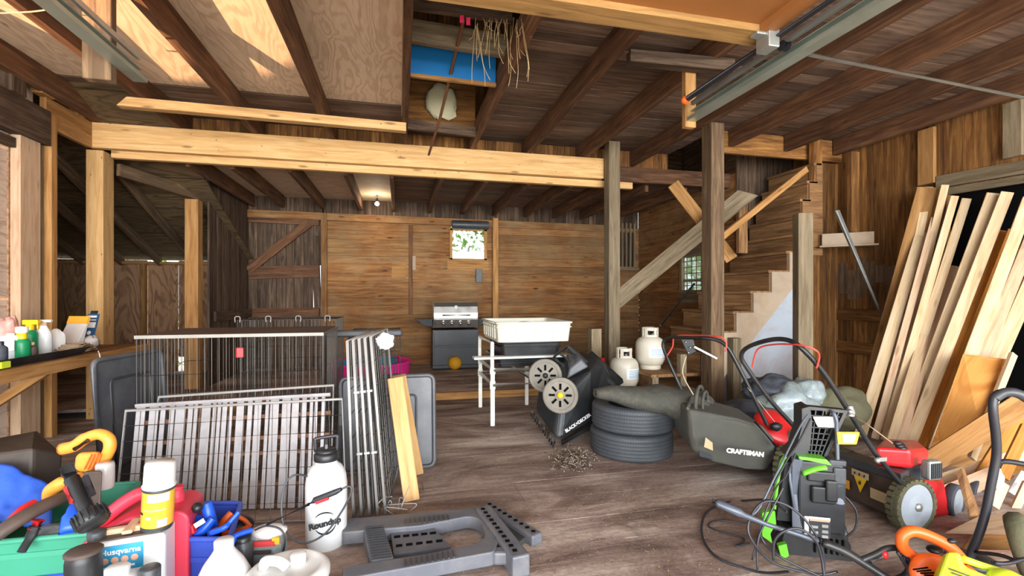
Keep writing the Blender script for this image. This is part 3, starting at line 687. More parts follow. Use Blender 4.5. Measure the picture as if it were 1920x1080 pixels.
b = MB(); b.tube([(2.0, .4, 2.66), (2.0, 3.0, 2.66)], .022, 10); sp = tag(b.build('door_spring', m['hose']), 'long dark spring stretched beside the right door track', 'spring')
b = MB(); b.ball((2.0, 3.04, 2.66), .03); b.build('spring_cap', m['orangep'], sp, world=True)
timber('track_hanger', 'grey-green board hanging from the ceiling holding the left track', 'board', (-1.66, 3.16, 2.47), (-1.66, 3.16, 3.18), .14, .06, 'olddark2', up=(0, 1, 0))
timber('track_hanger', 'brown board hanging from the cleat at the right track end', 'board', (2.13, 3.19, 2.52), (2.13, 3.19, 2.99), .09, .05, 'gold', up=(0, 1, 0))
b = MB(); b.tube([Wp(1516, 102, 2.75), Wp(1925, 184, 3.4)], .012, 8); tag(b.build('steel_strap', m['galv']), 'thin grey steel bar crossing below the right joists', 'bar')
b = MB(); b.tube(cr([Wp(-5, 25, 2.7), Wp(60, 22, 2.6), Wp(115, 14, 2.5)], 6), .004, 6); tag(b.build('ceiling_wire', m['straw']), 'thin pale wire sagging below the joists at the upper left', 'wire')
# things in and around the hatch
b = MB(); b.board((HX0, 4.02, 3.2), (HX1, 4.02, 3.19), .04, .24); hb = tag(b.build('blue_board', m['bluepaint']), 'bright blue painted board across the ceiling hatch', 'board')
b = MB(); b.board((HX0, 3.99, 3.065), (HX1, 3.99, 3.055), .03, .03); b.build('edge', m['gold'], hb, world=True, label='bare wooden lower edge')
b = MB(); b.board((HX0, 3.72, 3.28), (HX1+.03, 3.72, 3.25), .05, .17); tag(b.build('grey_board', m['grey']), 'mossy grey board across the ceiling hatch above the blue one', 'board')
b = MB(); b.board((HX0, 3.4, 3.36), (HX1, 3.4, 3.36), .04, .2); tag(b.build('dark_board', m['olddark']), 'dark board across the near end of the ceiling hatch', 'board')
b = MB(); b.ball((0, 0, 0), (.17, .04, .19), 20, 14, nz=.3, nf=2.5, seed=3); tag(b.xf(T(*onY(829, 192, 5.22))).build('foam_patch', m['foam']), 'lump of cream insulation foam stuck on the hatch back', 'foam')
b = MB(); b.tube([Wp(870, 34, 3.45), Wp(826, 218, 4.5), Wp(804, 290, 5.25)], .014, 8); tag(b.build('hatch_pole', m['rust']), 'thin brown pole hanging down through the ceiling hatch', 'pole')
for k, (x, y) in enumerate(((866, 36), (878, 40))):
    b = MB(); b.box((0, 0, 0), (.028, .012, .05)); tag(b.xf(face_cam(Wp(x, y, 3.38))).build('pink_tape', m['tape']), ('bright pink tape wrapped on the top of the hatch pole', 'small pink tape scrap just right of the hatch pole top')[k], 'tape')
b = MB(); rr = random.Random(3)
for k in range(34):
    x, y = 890+rr.random()*95, 32+rr.random()*18; zc = 3.1+rr.random()*.3; L = 20+rr.random()**2*110
    k1 = rr.uniform(-22, 22); b.tube(cr([Wp(x, y, zc), Wp(x+k1*.35, y+L*.4, zc), Wp(x+k1*.6+rr.uniform(-4, 4), y+L*.75, zc), Wp(x+k1*.8+rr.uniform(-8, 8), y+L, zc)], 4), .0016, 4)
tag(b.build('dry_straw', m['straw']), 'dry straw and roots hanging from the ceiling beside the hatch', 'straw', kind='stuff')
# bulb and small fixings of the back wall
lb = thing('light_bulb', 'bare glowing bulb hanging high in the rear bay', 'bulb', onY(707, 382, 7.9)+V(0, 0, .03))
b = MB(); b.ball((0, 0, -.03), .032, 16, 12); b.build('globe', glow('bulb_glow', '#f4ffe8', 30), lb)
b = MB(); b.lathe([(.02, 0), (.022, .05), (.012, .06)], 12); b.tube([(0, 0, .06), (0, 0, .16)], .004, 6); b.build('socket', m['black'], lb)
lamp('bulb_light', 'POINT', lb.location+V(0, -.06, -.12), 5, (1, .86, .62), shadow_soft_size=.05)
b = MB(); b.lathe([(.07, -.32), (.075, -.3), (.075, .3), (.07, .32)], 16, T(*onY(882, 422, YB-.12)) @ RY(90)); tag(b.build('blind_roll', m['dkgrey']), 'dark rolled blind fixed above the small back window', 'blind')
b = MB(); b.box(onY(898, 517, YB-.05), (.11, .04, .24)); tag(b.build('switch_box', m['dkgrey'], bev=.004), 'small dark grey box on the back wall under the window', 'box')
b = MB(); b.box(onY(776, 493, YB-.025), (.06, .006, .24)); tag(b.build('paper_note', m['skirt']), 'narrow white paper pinned beside the dark upright strip', 'paper')
b = MB(); b.box(onY(748, 508, YB-.018), (.24, .006, .26)); tag(b.build('plywood_patch', m['gold']), 'pale square patch on the brown back wall boards', 'patch')
# greenery beyond the openings
def leaves(name, lab, c, size, n, seed, s=.07, stem=None):
    rr = random.Random(seed); b = MB()
    for k in range(n):
        p = Vector(c)+Vector(((rr.random()-.5)*size[0], (rr.random()-.5)*size[1], (rr.random()-.5)*size[2]))
        M = T(*p) @ Matrix.Rotation(rr.random()*6.3, 4, Vector((rr.random()-.5, rr.random()-.5, rr.random()-.5)))
        q = s*rr.uniform(.6, 1.3)
        b.add([M @ Vector(v) for v in ((-q, 0, 0), (0, -q*.45, .2*q), (q, 0, 0), (0, q*.45, .2*q))], [(0, 1, 2, 3)])
    if stem: b.tube([V(stem[0], stem[1], -.09), V(stem[0]+.05, stem[1], 1.2), V(stem[0]-.05, stem[1], 2.6)], .02, 6)
    tag(b.build(name, m['leaf']), lab, 'foliage', kind='stuff')
leaves('hedge_foliage', 'green hedge leaves seen through the right hand window', (5.6, 7.95, 1.3), (.7, 1.5, 2.8), 1300, 1)
leaves('vine_foliage', 'green vine leaves hanging over the small back window', (1.34, 9.0, 2.5), (1.0, .3, .8), 420, 2, stem=(1.62, 9.05))
leaves('weed_foliage', 'green weeds outside the low gap of the shed wall', (-3.8, 9.0, 1.3), (4, .5, 2.8), 1100, 5)
# ================================================================ REAR BAY AND MIDDLE
# grill
g = thing('gas_grill', 'black barbecue grill with stainless steel lid against the back wall', 'grill', onZ(850, 690, .08)+V(.03, .12, 0), 0)
b = MB(); b.box((0, .0, .33), (.74, .46, .6)); b.box((0, -.01, .04), (.76, .48, .06)); b.build('cabinet', m['grill'], g, bev=.008)
b = MB(); b.box((0, -.245, .37), (.7, .015, .03)); b.box((-.355, -.2, .3), (.03, .08, .58)); b.box((.355, -.2, .3), (.03, .08, .58)); b.build('cabinet_trim', m['dkgrey'], g, bev=.004)
b = MB(); b.hexa([V(-.37, -.2, .66), V(.37, -.2, .66), V(.37, .2, .66), V(-.37, .2, .66)], [V(-.36, -.27, .8), V(.36, -.27, .8), V(.36, .2, .8), V(-.36, .2, .8)]); cp = b.build('control_panel', m['steel'], g, bev=.008)
for k in range(4):
    b = MB(); b.lathe([(.034, 0), (.034, .012), (.025, .02), (.022, .04), (0, .041)], 16, T(-.2+k*.135, -.24, .73) @ RX(75)); b.build('knob', m['steel'], cp)
prof = [(-.25, .8), (-.255, .9), (-.23, 1.0), (-.16, 1.065), (-.05, 1.085), (.1, 1.07), (.19, .98), (.2, .8)]
b = MB(); b.prism(prof, .72, Matrix(((0, 0, 1, -.36), (1, 0, 0, 0), (0, 1, 0, 0), (0, 0, 0, 1))), smooth=False); lid = b.build('lid', m['steel'], g, bev=.012, bseg=3)
b = MB(); b.tube([(-.22, -.29, .865), (.22, -.29, .865)], .012, 10); b.tube([(-.2, -.29, .865), (-.2, -.25, .865)], .01, 8); b.tube([(.2, -.29, .865), (.2, -.25, .865)], .01, 8); b.build('handle', m['chrome'], lid)
b = MB(); b.lathe([(.03, 0), (.03, .012), (0, .013)], 16, T(0, -.235, .99) @ RX(70)); b.build('thermometer', m['label'], lid)
for s in (-1, 1):
    b = MB(); b.hexa([V(s*.37, -.2, .68), V(s*.5, -.2, .7), V(s*.5, .18, .7), V(s*.37, .18, .68)], [V(s*.37, -.22, .8), V(s*.64, -.22, .8), V(s*.64, .2, .8), V(s*.37, .2, .8)]) if s > 0 else b.hexa([V(-.5, -.2, .7), V(-.37, -.2, .68), V(-.37, .18, .68), V(-.5, .18, .7)], [V(-.64, -.22, .8), V(-.37, -.22, .8), V(-.37, .2, .8), V(-.64, .2, .8)])
    b.build('side_shelf', m['dkgrey'], g, bev=.006)
b = MB(); rr_ = .106; bp = onZ(853, 693, .08); b.ball(bp+V(0, 0, rr_), rr_, 24, 16); bl = tag(b.build('play_ball', m['ball']), 'yellow ball on the floor in front of the grill', 'ball')
# kiddie pools
kp = thing('wading_pool', 'pink plastic wading pool standing on the floor beyond the crates', 'wading pool', onZ(697, 712, .08))
def pool(mb, r, h, n=60):
    prof = [(.0, .01), (r*.8, .0), (r*.86, .04), (r*.93, h*.55), (r*.95, h*.9), (r, h), (r*1.02, h*.97), (r*1.0, h*.9), (r*.97, h*.85), (r*.96, h*.5), (r*.9, 0), (r*.5, -.001)]
    mb.lathe([(max(a, .001), z) for a, z in prof], n)
    for i, v in enumerate(mb.v):
        t = math.atan2(v.y, v.x); k = 1+.018*math.sin(t*16)*min(1, max(0, v.z/h)); v.x *= k; v.y *= k
b = MB(); pool(b, .54, .27); b.build('basin', m['poolpink'], kp)
b = MB(); pool(b, .40, .2); b.xf(T(*onZ(690, 712, .08)) @ T(0, 0, .06) @ RX(4) @ RY(-3)); tag(b.build('wading_pool', m['poolblue']), 'smaller blue plastic wading pool lying inside the pink one', 'wading pool')
# wire crates
def wires(mb, o, ax, ay, nx, ny, r, rf=None, n=5):
    """flat welded panel: corner o, edges ax, ay"""
    rf = rf or r*1.6; o, ax, ay = Vector(o), Vector(ax), Vector(ay)
    mb.tube([o, o+ax, o+ax+ay, o+ay], rf, 6, closed=True)
    for i in range(1, nx): mb.tube([o+ax*i/nx, o+ax*i/nx+ay], r, n, caps=False)
    for j in range(1, ny): mb.tube([o+ay*j/ny, o+ay*j/ny+ax], r*1.15, n, caps=False)
def crate(lab, x0, x1, y0, y1, z0, z1, mat, nx=26, nd=14, nh=4, r=.0026, parts=('front_panel', 'back_panel', 'side_panel', 'side_panel', 'top_panel', 'bottom_panel')):
    t = thing('dog_crate', lab, 'crate', (x0, y0, z0)); X, Y, Z = V(x1-x0, 0, 0), V(0, y1-y0, 0), V(0, 0, z1-z0); o = V(x0, y0, z0)
    for nm, (p, a, c, n1, n2) in zip(parts, ((o, X, Z, nx, nh), (o+Y, X, Z, nx, nh), (o, Y, Z, nd, nh), (o+X, Y, Z, nd, nh), (o+Z, X, Y, nx, 5), (o, X, Y, nx, 5))):
        b = MB(); wires(b, p, a, c, n1, n2, r); b.build(nm, m[mat], t, world=True)
    return t
c1 = crate('large wire dog crate behind the leaning slatted panel', -1.66, -.527, 3.55, 4.3, .0, .975, 'wire')
b = MB(); b.board((-1.67, 3.55, .983), (-.52, 3.55, .983), .02, .022); b.board((-1.67, 4.3, .98), (-.52, 4.3, .98), .02, .022); b.board((-1.66, 3.55, .98), (-1.66, 4.3, .98), .02, .02); b.board((-.53, 3.55, .98), (-.53, 4.3, .98), .02, .02); b.build('top_frame', m['wire2'], c1, world=True)
b = MB(); b.board((-1.66, 3.925, .99), (-.53, 3.925, .99), .75, .006); b.build('top_cover', m['brownold'], c1, world=True, label='dull brown top sheet')
b = MB(); b.box((0, 0, 0), (.045, .02, .07)); b.xf(T(*onY(450, 661, 3.53))); b.build('latch', m['red'], c1, world=True, bev=.006, label='red plastic latch')
b = MB(); b.box((-.527, 3.62, .72), (.012, .12, .5)); b.build('door_edge', m['wire'], c1, world=True)
c2 = crate('dark framed wire crate right of the large crate', -.44, .0, 4.4, 4.95, .0, .925, 'hose', 16, 12)
b = MB(); b.board((-.66, 4.38, .92), (.02, 4.38, .92), .05, .06); b.build('top_rail', m['dkgrey'], c2, world=True, bev=.015)
c3 = crate('rear wire crate with looped wire tops behind the large crate', -1.5, -.62, 4.98, 5.6, .0, 1.02, 'wire', 24, 12)
b = MB()
for k in range(24):
    x = -1.5+.88*k/23; 
    if k % 7 == 0: b2 = MB(); b2.tube(cr([(x-.02, 4.98, 1.0), (x-.02, 4.98, 1.05), (x+.02, 4.98, 1.05), (x+.02, 4.98, 1.0)], 4), .005, 6); b2.build('wire_loop', m['wirel'], c3, world=True)
# crate pans
def pan(lab, M, w, h, rz=.03, label_mat='pan'):
    t = thing('crate_pan', lab, 'pan', M=M)
    b = MB(); b.prism(rpoly([(-w/2, 0), (w/2, 0), (w/2, h), (-w/2, h)], .05), .012, RX(90)); b.build('base', m[label_mat], t)
    b = MB(); P = [V(x, -.018, z) for x, z in rpoly([(-w/2, 0), (w/2, 0), (w/2, h), (-w/2, h)], .05)]; b.tube(P, .016, 8, closed=True); b.build('rim', m[label_mat], t)
    b = MB(); P = [V(x, -.014, z) for x, z in rpoly([(-w/2+.13, .12), (w/2-.13, .12), (w/2-.13, h-.14), (-w/2+.13, h-.14)], .03)]; b.tube(P, .008, 8, closed=True); b.build('ridge', m['dkgrey'], t)
    return t
pA, pB = onZ(735, 880), onZ(818, 873)
pd = (pB-pA).normalized(); mid = onZ(735, 878)-pd*0
pan('grey-black crate pan leaning upright behind the two short timbers', axM(onZ(733, 879)+V(-.02, 0, 0), pd, V(-.05, .12, 1)), .66, .66)
pan('black crate pan standing on edge left of the large crate', T(-1.75, 3.74, .02) @ RZ(80) @ RX(-4), .62, .83)
pan('black crate pan lying flat inside the rear crates area', T(-.9, 4.9, .14) @ RX(-84), .8, .5)
# leaning panels in front of the large crate
def quadpanel(mb, bl, br, tl, tr, nx, ny, r, rf):
    bl, br, tl, tr = map(Vector, (bl, br, tl, tr)); mb.tube([bl, br, tr, tl], rf, 7, closed=True)
    for i in range(1, nx): mb.tube([bl.lerp(br, i/nx), tl.lerp(tr, i/nx)], r, 5, caps=False)
    for j in range(1, ny): mb.tube([bl.lerp(tl, j/ny), br.lerp(tr, j/ny)], r*1.2, 5, caps=False)
BL, BR, TL, TR = onZ(214, 985, .012), onZ(650, 975, .012), Wp(236, 770, 2.74), Wp(642, 748, 2.88)
wp = thing('wire_panel', 'wide pale wire grid panel leaning in front of the slatted panel', 'panel', BL)
b = MB(); b.tube([BL, BR, TR, TL], .009, 8, closed=True); b.build('frame', m['wirel'], wp, world=True)
b = MB()
for i in range(1, 15): b.tube([BL.lerp(BR, i/15), TL.lerp(TR, i/15)], .0022, 5, caps=False)
for j in range(1, 7): b.tube([BL.lerp(TL, j/7), BR.lerp(TR, j/7)], .0026, 5, caps=False)
b.build('grid', m['wire'], wp, world=True)
off = V(0, .05, 0)
BL2, BR2, TL2, TR2 = onZ(228, 968, .012)+off, onZ(612, 958, .012)+off, Wp(247, 764, 2.80)+off, Wp(618, 742, 2.93)+off
sp = thing('slatted_panel', 'panel of weathered pale metal slats leaning against the large crate', 'panel', BL2)
rs = random.Random(11); a = 0.
while a < .985:
    wd = rs.choice([.022, .03, .045, .055]); q = a+wd/1.2
    if q > 1: break
    p = [BL2.lerp(BR2, a), BL2.lerp(BR2, q), TL2.lerp(TR2, q), TL2.lerp(TR2, a)]; n_ = V(0, .012, .004)
    b = MB(); b.hexa([p[0], p[1], p[1]+n_, p[0]+n_], [p[3], p[2], p[2]+n_, p[3]+n_]); b.build('slat', m['slat'], sp, world=True, bev=.003)
    a = q+rs.choice([.006, .01, .016, .02])
b = MB()
for j in (.02, .2, .48, .62, .82, .985): b.board(BL2.lerp(TL2, j)+V(0, .02, 0), BR2.lerp(TR2, j)+V(0, .02, 0), .008, .022, up=(0, .2, 1))
b.build('crossbar', m['rust'], sp, world=True, label='rusty crossbars')
b = MB(); b.board(TL2+V(0, -.004, .0), TR2+V(0, -.004, 0), .02, .02); b.build('top_bar', m['slat'], sp, world=True)
off = V(0, .12, 0)
fp = [BL2+off, BR2+off, TR2+off+V(0, .02, .03), TL2+off+V(.06, .02, .02)]
b = MB(); b.tube([fp[0]+V(0,.0,.01), fp[1]+V(0,0,.01), fp[2], fp[3]], .01, 8, closed=True); fr = tag(b.build('folded_frame', m['wirel']), 'pale tube frame just behind the top of the slatted panel', 'panel')
b = MB()
for i in range(1, 22): b.tube([fp[0].lerp(fp[1], i/22)+V(0,0,.01), fp[3].lerp(fp[2], i/22)], .0025, 5, caps=False)
b.build('wire', m['wire'], fr, world=True)
# standing folded panels, seen edge on
for i in range(5):
    bx, tx = 663+i*15, 651+i*11
    fb = onZ(bx, 968-i*1.5, .012); ft = Wp(tx, 640-i*2, 2.72); dv = V(.07, .74, 0)
    t = thing('pen_panel', ['leftmost', 'second', 'middle', 'fourth', 'rightmost'][i]+' of the folded pale wire panels standing edge on beside the slatted panel', 'panel', fb, group='folded wire panels')
    b = MB(); b.tube([fb, fb+dv, ft+dv, ft], .0085, 8, closed=True); b.build('frame', m['wirel'], t, world=True)
    b = MB()
    for k in range(1, 9): b.tube([fb+dv*k/9, ft+dv*k/9], .0025, 5, caps=False)
    for k in range(1, 7): b.tube([fb.lerp(ft, k/7), fb.lerp(ft, k/7)+dv], .0028, 5, caps=False)
    b.build('grid', m['wire'], t, world=True)
    if i in (1, 2, 3):
        for z in (.35, .7):
            b = MB(); p = fb.lerp(ft, z); b.box(p+V(.006, -.004, 0), (.03, .012, .012)); b.build('clip', m['wirel'], t, world=True)
fb, ft = onZ(700, 962, .01), Wp(682, 637, 2.76)
b = MB(); dv = V(.05, .66, 0); b.hexa([fb, fb+dv, fb+dv+V(.006, 0, 0), fb+V(.006, 0, 0)], [ft, ft+dv, ft+dv+V(.006, 0, 0), ft+V(.006, 0, 0)]); tag(b.build('grey_sheet', m['dkgrey']), 'dark grey sheet slotted between the folded wire panels', 'sheet')
b = MB(); b.ball((0, 0, 0), (.05, .03, .045), 14, 10, nz=.5, nf=3, seed=9); tag(b.xf(T(*Wp(722, 640, 2.72))).build('cloth_knot', m['white']), 'white rag knotted on top of the folded wire panels', 'rag')
b = MB()
for k in range(7):
    p = onZ(715+k*8, 962+R.uniform(-6, 6), .01); b.tube(cr([p, p+V(R.uniform(-.06, .06), R.uniform(-.05, .05), .05), p+V(R.uniform(-.12, .12), R.uniform(-.1, .1), R.uniform(.02, .14))], 5), .003, 5)
tag(b.build('bent_wire', m['wirel']), 'tangle of loose bent wire on the floor below the short timbers', 'wire')
# two short timbers leaning
timber('short_timber', 'pale cut timber leaning by the folded panels, the nearer longer one', 'timber', onZ(772, 938, .01), Wp(741, 708, 2.98), .095, .045, 'yellow', up=(0, 1, 0))
timber('short_timber', 'pale cut timber standing just behind the nearer short timber', 'timber', onZ(782, 888, .01), Wp(748, 705, 3.12), .09, .045, 'yellow', up=(0, 1, 0))
# PVC stand with tubs
ps = thing('pvc_stand', 'white plastic pipe stand carrying the stacked tubs', 'stand', (1.2, 4.9, 0))
X0, X1, Y0, Y1, H = .87, 1.62, 4.5, 5.28, .545
for x, y in ((X0, Y0), (X1, Y0), (X0+.01, Y1), (X1-.2, Y1), (X0+.02, 4.95)):
    if y == 4.95: continue
    zf = 0.
    b = MB(); b.tube([(x, y, zf), (x, y, H)], .021, 12); lg = b.build('leg', m['pvc'], ps, world=True)
    b = MB(); b.tube([(x, y, .35), (x, y, .43)], .027, 12); b.tube([(x, y, H-.05), (x, y, H+.01)], .027, 12); b.build('fitting', m['pvc'], lg, world=True)
b = MB()
for z in (.39, H-.01):
    b.tube([(X0, Y0, z), (X1, Y0, z)], .02, 10); b.tube([(X0, Y1, z), (X1, Y1, z)], .02, 10); b.tube([(X0, Y0, z), (X0, Y1, z)], .02, 10); b.tube([(X1, Y0, z), (X1, Y1, z)], .02, 10)
b.build('rail', m['pvc'], ps, world=True)
b = MB(); b.tube([(X0+.3, Y1, .5), (X0+.5, Y0+.3, .36)], .018, 10); b.build('brace', m['pvc'], ps, world=True)
b = MB(); b.tube([(X0, Y0+.02, H), (X0, Y0+.02, .8)], .018, 10); b.tube([(X0, Y1-.02, H), (X0, Y1-.02, .8)], .018, 10); b.tube([(X0, Y0+.02, .79), (X0, Y1-.02, .79)], .018, 10); b.build('side_rail', m['pvc'], ps, world=True)
def tub(nm, lab, x0, x1, y0, y1, z0, z1, mat, rim=.03, ribs=0, tp=.95):
    cx, cy = (x0+x1)/2, (y0+y1)/2; w_, d_ = x1-x0, y1-y0
    t = thing(nm, lab, 'tub', (cx, cy, z0)); h = z1-z0
    def ring(s, z): return [V(x*s, y*s, z) for x, y in rpoly([(-w_/2, -d_/2), (w_/2, -d_/2), (w_/2, d_/2), (-w_/2, d_/2)], .05, 3)]
    b = MB(); loops = [ring(tp, 0), ring(1, h), ring(.965, h), ring(tp*.96, .012)]; n = len(loops[0])
    vs = [v for l in loops for v in l]; fs = [tuple(reversed(range(n))), tuple(range(3*n, 4*n))]
    for k in range(3): fs += [(k*n+i, k*n+(i+1) % n, (k+1)*n+(i+1) % n, (k+1)*n+i) for i in range(n)]
    b.add(vs, fs); b.build('body', m[mat], t)
    b = MB(); b.tube(ring(1.015, h-.006), .011, 8, closed=True, flat=1.); b.tube(ring(1.01, h-.05), .006, 6, closed=True); b.build('rim', m[mat], t)
    if ribs:
        b = MB()
        for k in range(1, ribs): b = MB(); b.board((-w_/2+w_*k/ribs, -d_/2*.985, .03), (-w_/2+w_*k/ribs, -d_/2*1.0, h-.03), .012, .01, up=(0, 1, 0)); b.build('rib', m[mat], t)
        for k in range(1, 7): b = MB(); b.board((-w_/2*.985, -d_/2+d_*k/7, .03), (-w_/2*1.0, -d_/2+d_*k/7, h-.03), .012, .01, up=(1, 0, 0)); b.build('rib', m[mat], t)
    return t
tub('black_tub', 'lower black tray resting on the white pipe stand', .93, 1.6, 4.52, 5.2, H+.012, H+.1, 'black')
b = MB(); b.box((1.17, 4.5, H+.112), (.98, .13, .022)); tag(b.build('white_board', m['white'], bev=.006), 'white board lying across between the two black trays', 'board')
tub('black_tub', 'upper black tub under the cream tub', .96, 1.57, 4.5, 5.2, H+.125, H+.255, 'black')
wt = tub('cream_tub', 'cream ribbed plastic tub on top of the stack', .90, 1.66, 4.44, 5.28, H+.258, H+.45, 'cream', ribs=4)
b = MB(); b.ball((.0, 0, .15), (.09, .09, .03)); b.box((0, 0, .1), (.66, .74, .01)); b.build('liner', m['white'], wt)
b = MB(); b.box((1.62, 5.9, .66), (.2, .3, .3)); 
b = MB(); b.tube([(1.5, 5.5, .655), (2.2, 5.5, .655)], .012, 8)
# propane tanks
def tank(lab, p, s=1., rz=0):
    t = thing('propane_tank', lab, 'gas tank', p, rz)
    r = .158*s
    b = MB(); b.lathe([(.001, .03), (r*.6, .032), (r*.85, .055), (r, .11), (r, .26), (r*.96, .3), (r*.8, .34), (r*.5, .365), (.03, .372), (.001, .373)], 32); b.build('body', m['tank'], t)
    b = MB(); b.lathe([(r*.72, 0), (r*.74, .01), (r*.74, .05), (r*.7, .05), (r*.7, 0)], 28); b.build('foot_ring', m['tank'], t)
    b = MB()
    for k, (a0, a1) in enumerate(((200, 340), (20, 160))):
        for z0, z1 in ((.355, .385), (.43, .465)):
            b.grid(10, 1, lambda a, c: V(.085*math.cos(math.radians(a0+(a1-a0)*a)), .085*math.sin(math.radians(a0+(a1-a0)*a)), z0+(z1-z0)*c))
        for q in (a0, (a0+a1)/2, a1): b.board((.085*math.cos(math.radians(q)), .085*math.sin(math.radians(q)), .36), (.085*math.cos(math.radians(q)), .085*math.sin(math.radians(q)), .46), .03, .008, up=(math.cos(math.radians(q)), math.sin(math.radians(q)), 0))
    b.build('collar', m['tank'], t, solid=.006)
    b = MB(); b.tube([(0, 0, .36), (0, 0, .42)], .018, 10); b.tube([(0, -.05, .41), (0, .04, .41)], .014, 10); b.lathe([(.03, 0), (.032, .02), (0, .022)], 12, T(0, 0, .425)); b.build('valve', m['dkgrey'], t)
    b = MB(); b.grid(16, 1, lambda a, c: V((r+.0015)*math.cos(math.radians(225+90*a)), (r+.0015)*math.sin(math.radians(225+90*a)), .14+.11*c)); b.build('sticker', m['label'], t, label='white printed warning sticker')
    b = MB()
    for k in range(5): b.grid(10, 1, lambda a, c: V((r+.0025)*math.cos(math.radians(235+70*a)), (r+.0025)*math.sin(math.radians(235+70*a)), .155+.018*k+.005*c))
    b.build('print', m['lblue'], t)
    return t
tank('cream propane tank higher on the stair landing', (2.76, 4.88, .43), 1.02, .2)
tank('cream propane tank lower on the first stair step', (2.42, 4.84, .21), 1., .5)
b = MB(); b.lathe([(.09, 0), (.09, .2), (.06, .24), (.03, .25)], 18, T(2.33, 5.25, .21)); b.box((2.33, 5.25, .49), (.05, .09, .05)); tag(b.build('red_can', m['red']), 'dark red metal can behind the lower propane tank', 'can')
b = MB(); b.tube([Wp(1238, 610, 5.2), Wp(1302, 532, 5.5)], .014, 10); tag(b.build('black_pole', m['hose']), 'black pole leaning behind the propane tank toward the small window', 'pole')
# tipped mower
tm = thing('tipped_mower', 'black electric mower tipped on its front with dusty wheels showing', 'mower', onZ(1060, 815))
def Pz(l): return [Wp(*q) for q in l]
low = Pz([(1000, 772, 4.32), (1043, 832, 3.98), (1105, 800, 4.15), (1165, 745, 4.45), (1120, 742, 4.9), (1055, 745, 4.85)])
top = Pz([(1012, 700, 4.42), (1052, 742, 4.1), (1108, 688, 4.25), (1132, 672, 4.45), (1090, 655, 4.85), (1045, 672, 4.8)])
b = MB(); b.hexa(low, top); b.build('deck', m['char'], tm, world=True, bev=.055, bseg=5)
b = MB(); b.hexa(Pz([(1062, 712, 4.28), (1104, 688, 4.3), (1094, 668, 4.7), (1058, 680, 4.7)]), Pz([(1068, 690, 4.3), (1090, 672, 4.32), (1080, 655, 4.6), (1062, 664, 4.6)])); b.build('motor_cover', m['pan'], tm, world=True, bev=.015)
b = MB()
for k in range(12):
    p = Wp(998, 778, 4.28).lerp(Wp(1040, 836, 3.95), k/11); b.tube([p+V(0, 0, .04), p+V(-.02, -.03, -.005)], .008, 5)
b.build('comb_tooth', m['black'], tm, world=True)
b = MB(); b.hexa(Pz([(1052, 829, 3.95), (1118, 792, 4.12), (1160, 752, 4.36), (1160, 757, 4.38), (1118, 798, 4.14), (1053, 836, 3.97)]), Pz([(1052, 824, 4.05), (1118, 787, 4.2), (1160, 747, 4.45), (1160, 752, 4.45), (1118, 792, 4.25), (1053, 830, 4.07)])); b.build('skirt', m['black'], tm, world=True, bev=.006)
def wheel(mb, c, axis, r, w, mi_t=0, mi_d=1, lugs=0, n=28):
    M = T(*c) @ Vector(axis).to_track_quat('Z', 'Y').to_matrix().to_4x4()
    q_ = .86 if lugs else .77; mb.lathe([(r*.72, -w/2), (r*.93, -w/2), (r, -w*.36), (r, w*.36), (r*.95, w/2), (r*(q_+.01), w/2), (r*(q_-.01), w*.38)], n, M, mi_t)
    mb.lathe([(r*q_, w*.4), (r*(q_-.07), w*.33), (r*.3, w*.42), (r*.2, w*.5), (.001, w*.5)], n, M, mi_d)
    for k in range(lugs):
        t = 2*math.pi*k/lugs; s = 1 if k % 2 else -1
        mb.box(M @ V(r*1.0*math.cos(t), r*1.0*math.sin(t), s*w*.2), (r*.09, r*.17, w*.5), (M.to_3x3() @ Matrix.Rotation(t, 3, 'Z')).to_4x4(), mi_t)
for q, ax, hub in (((1051, 741, 4.0), Wp(1040, 744, 3)-Wp(1055, 738, 4), 1), ((1022, 704, 4.28), Wp(1030, 712, 3.2)-Wp(1016, 702, 4.3), 0)):
    c_ = Wp(*q); b = MB(); wheel(b, c_, ax, .15, .09); wo = b.build('wheel', [m['gwheel'], m['gwheel']], tm, world=True)
    M = T(*c_) @ ax.to_track_quat('Z', 'Y').to_matrix().to_4x4()
    b = MB()
    for k in range(8):
        t = k*math.pi/4; b.box(M @ V(.07*math.cos(t), .07*math.sin(t), .042), (.05, .018, .004), (M.to_3x3() @ Matrix.Rotation(t, 3, 'Z')).to_4x4())
    b.build('spoke_slot', m['dark'], wo, world=True)
    b = MB(); b.lathe([(.024, .04), (.024, .06), (0, .062)], 14, M); b.build('hub_cap', m['yel' if hub else 'black'], wo, world=True)
b = MB(); b.tube([Wp(1030, 716, 4.26), Wp(1052, 738, 4.15)], .03, 12); b.build('axle', m['hose'], tm, world=True)
b = MB()
for q in ((1040, 672), (1052, 664), (1064, 656)): b.tube([Wp(q[0], q[1], 4.5), Wp(q[0]+16, q[1]+14, 4.3)], .016, 8)
b.tube(cr(Pz([(1032, 690, 4.4), (1040, 668, 4.5), (1066, 650, 4.6), (1072, 652, 4.6)]), 5), .012, 8); b.build('handle_socket', m['black'], tm, world=True)
b = MB(); b.board(Wp(1066, 650, 4.55), Wp(1152, 722, 4.4), .05, .03); b.build('hinge_bar', m['black'], tm, world=True)
b = MB(); b.hexa(Pz([(1095, 680, 4.65), (1112, 665, 4.7), (1170, 718, 4.5), (1150, 732, 4.45)]), Pz([(1092, 672, 4.7), (1110, 657, 4.75), (1168, 710, 4.55), (1148, 724, 4.5)])); b.build('battery_lid', m['black'], tm, world=True, bev=.006)
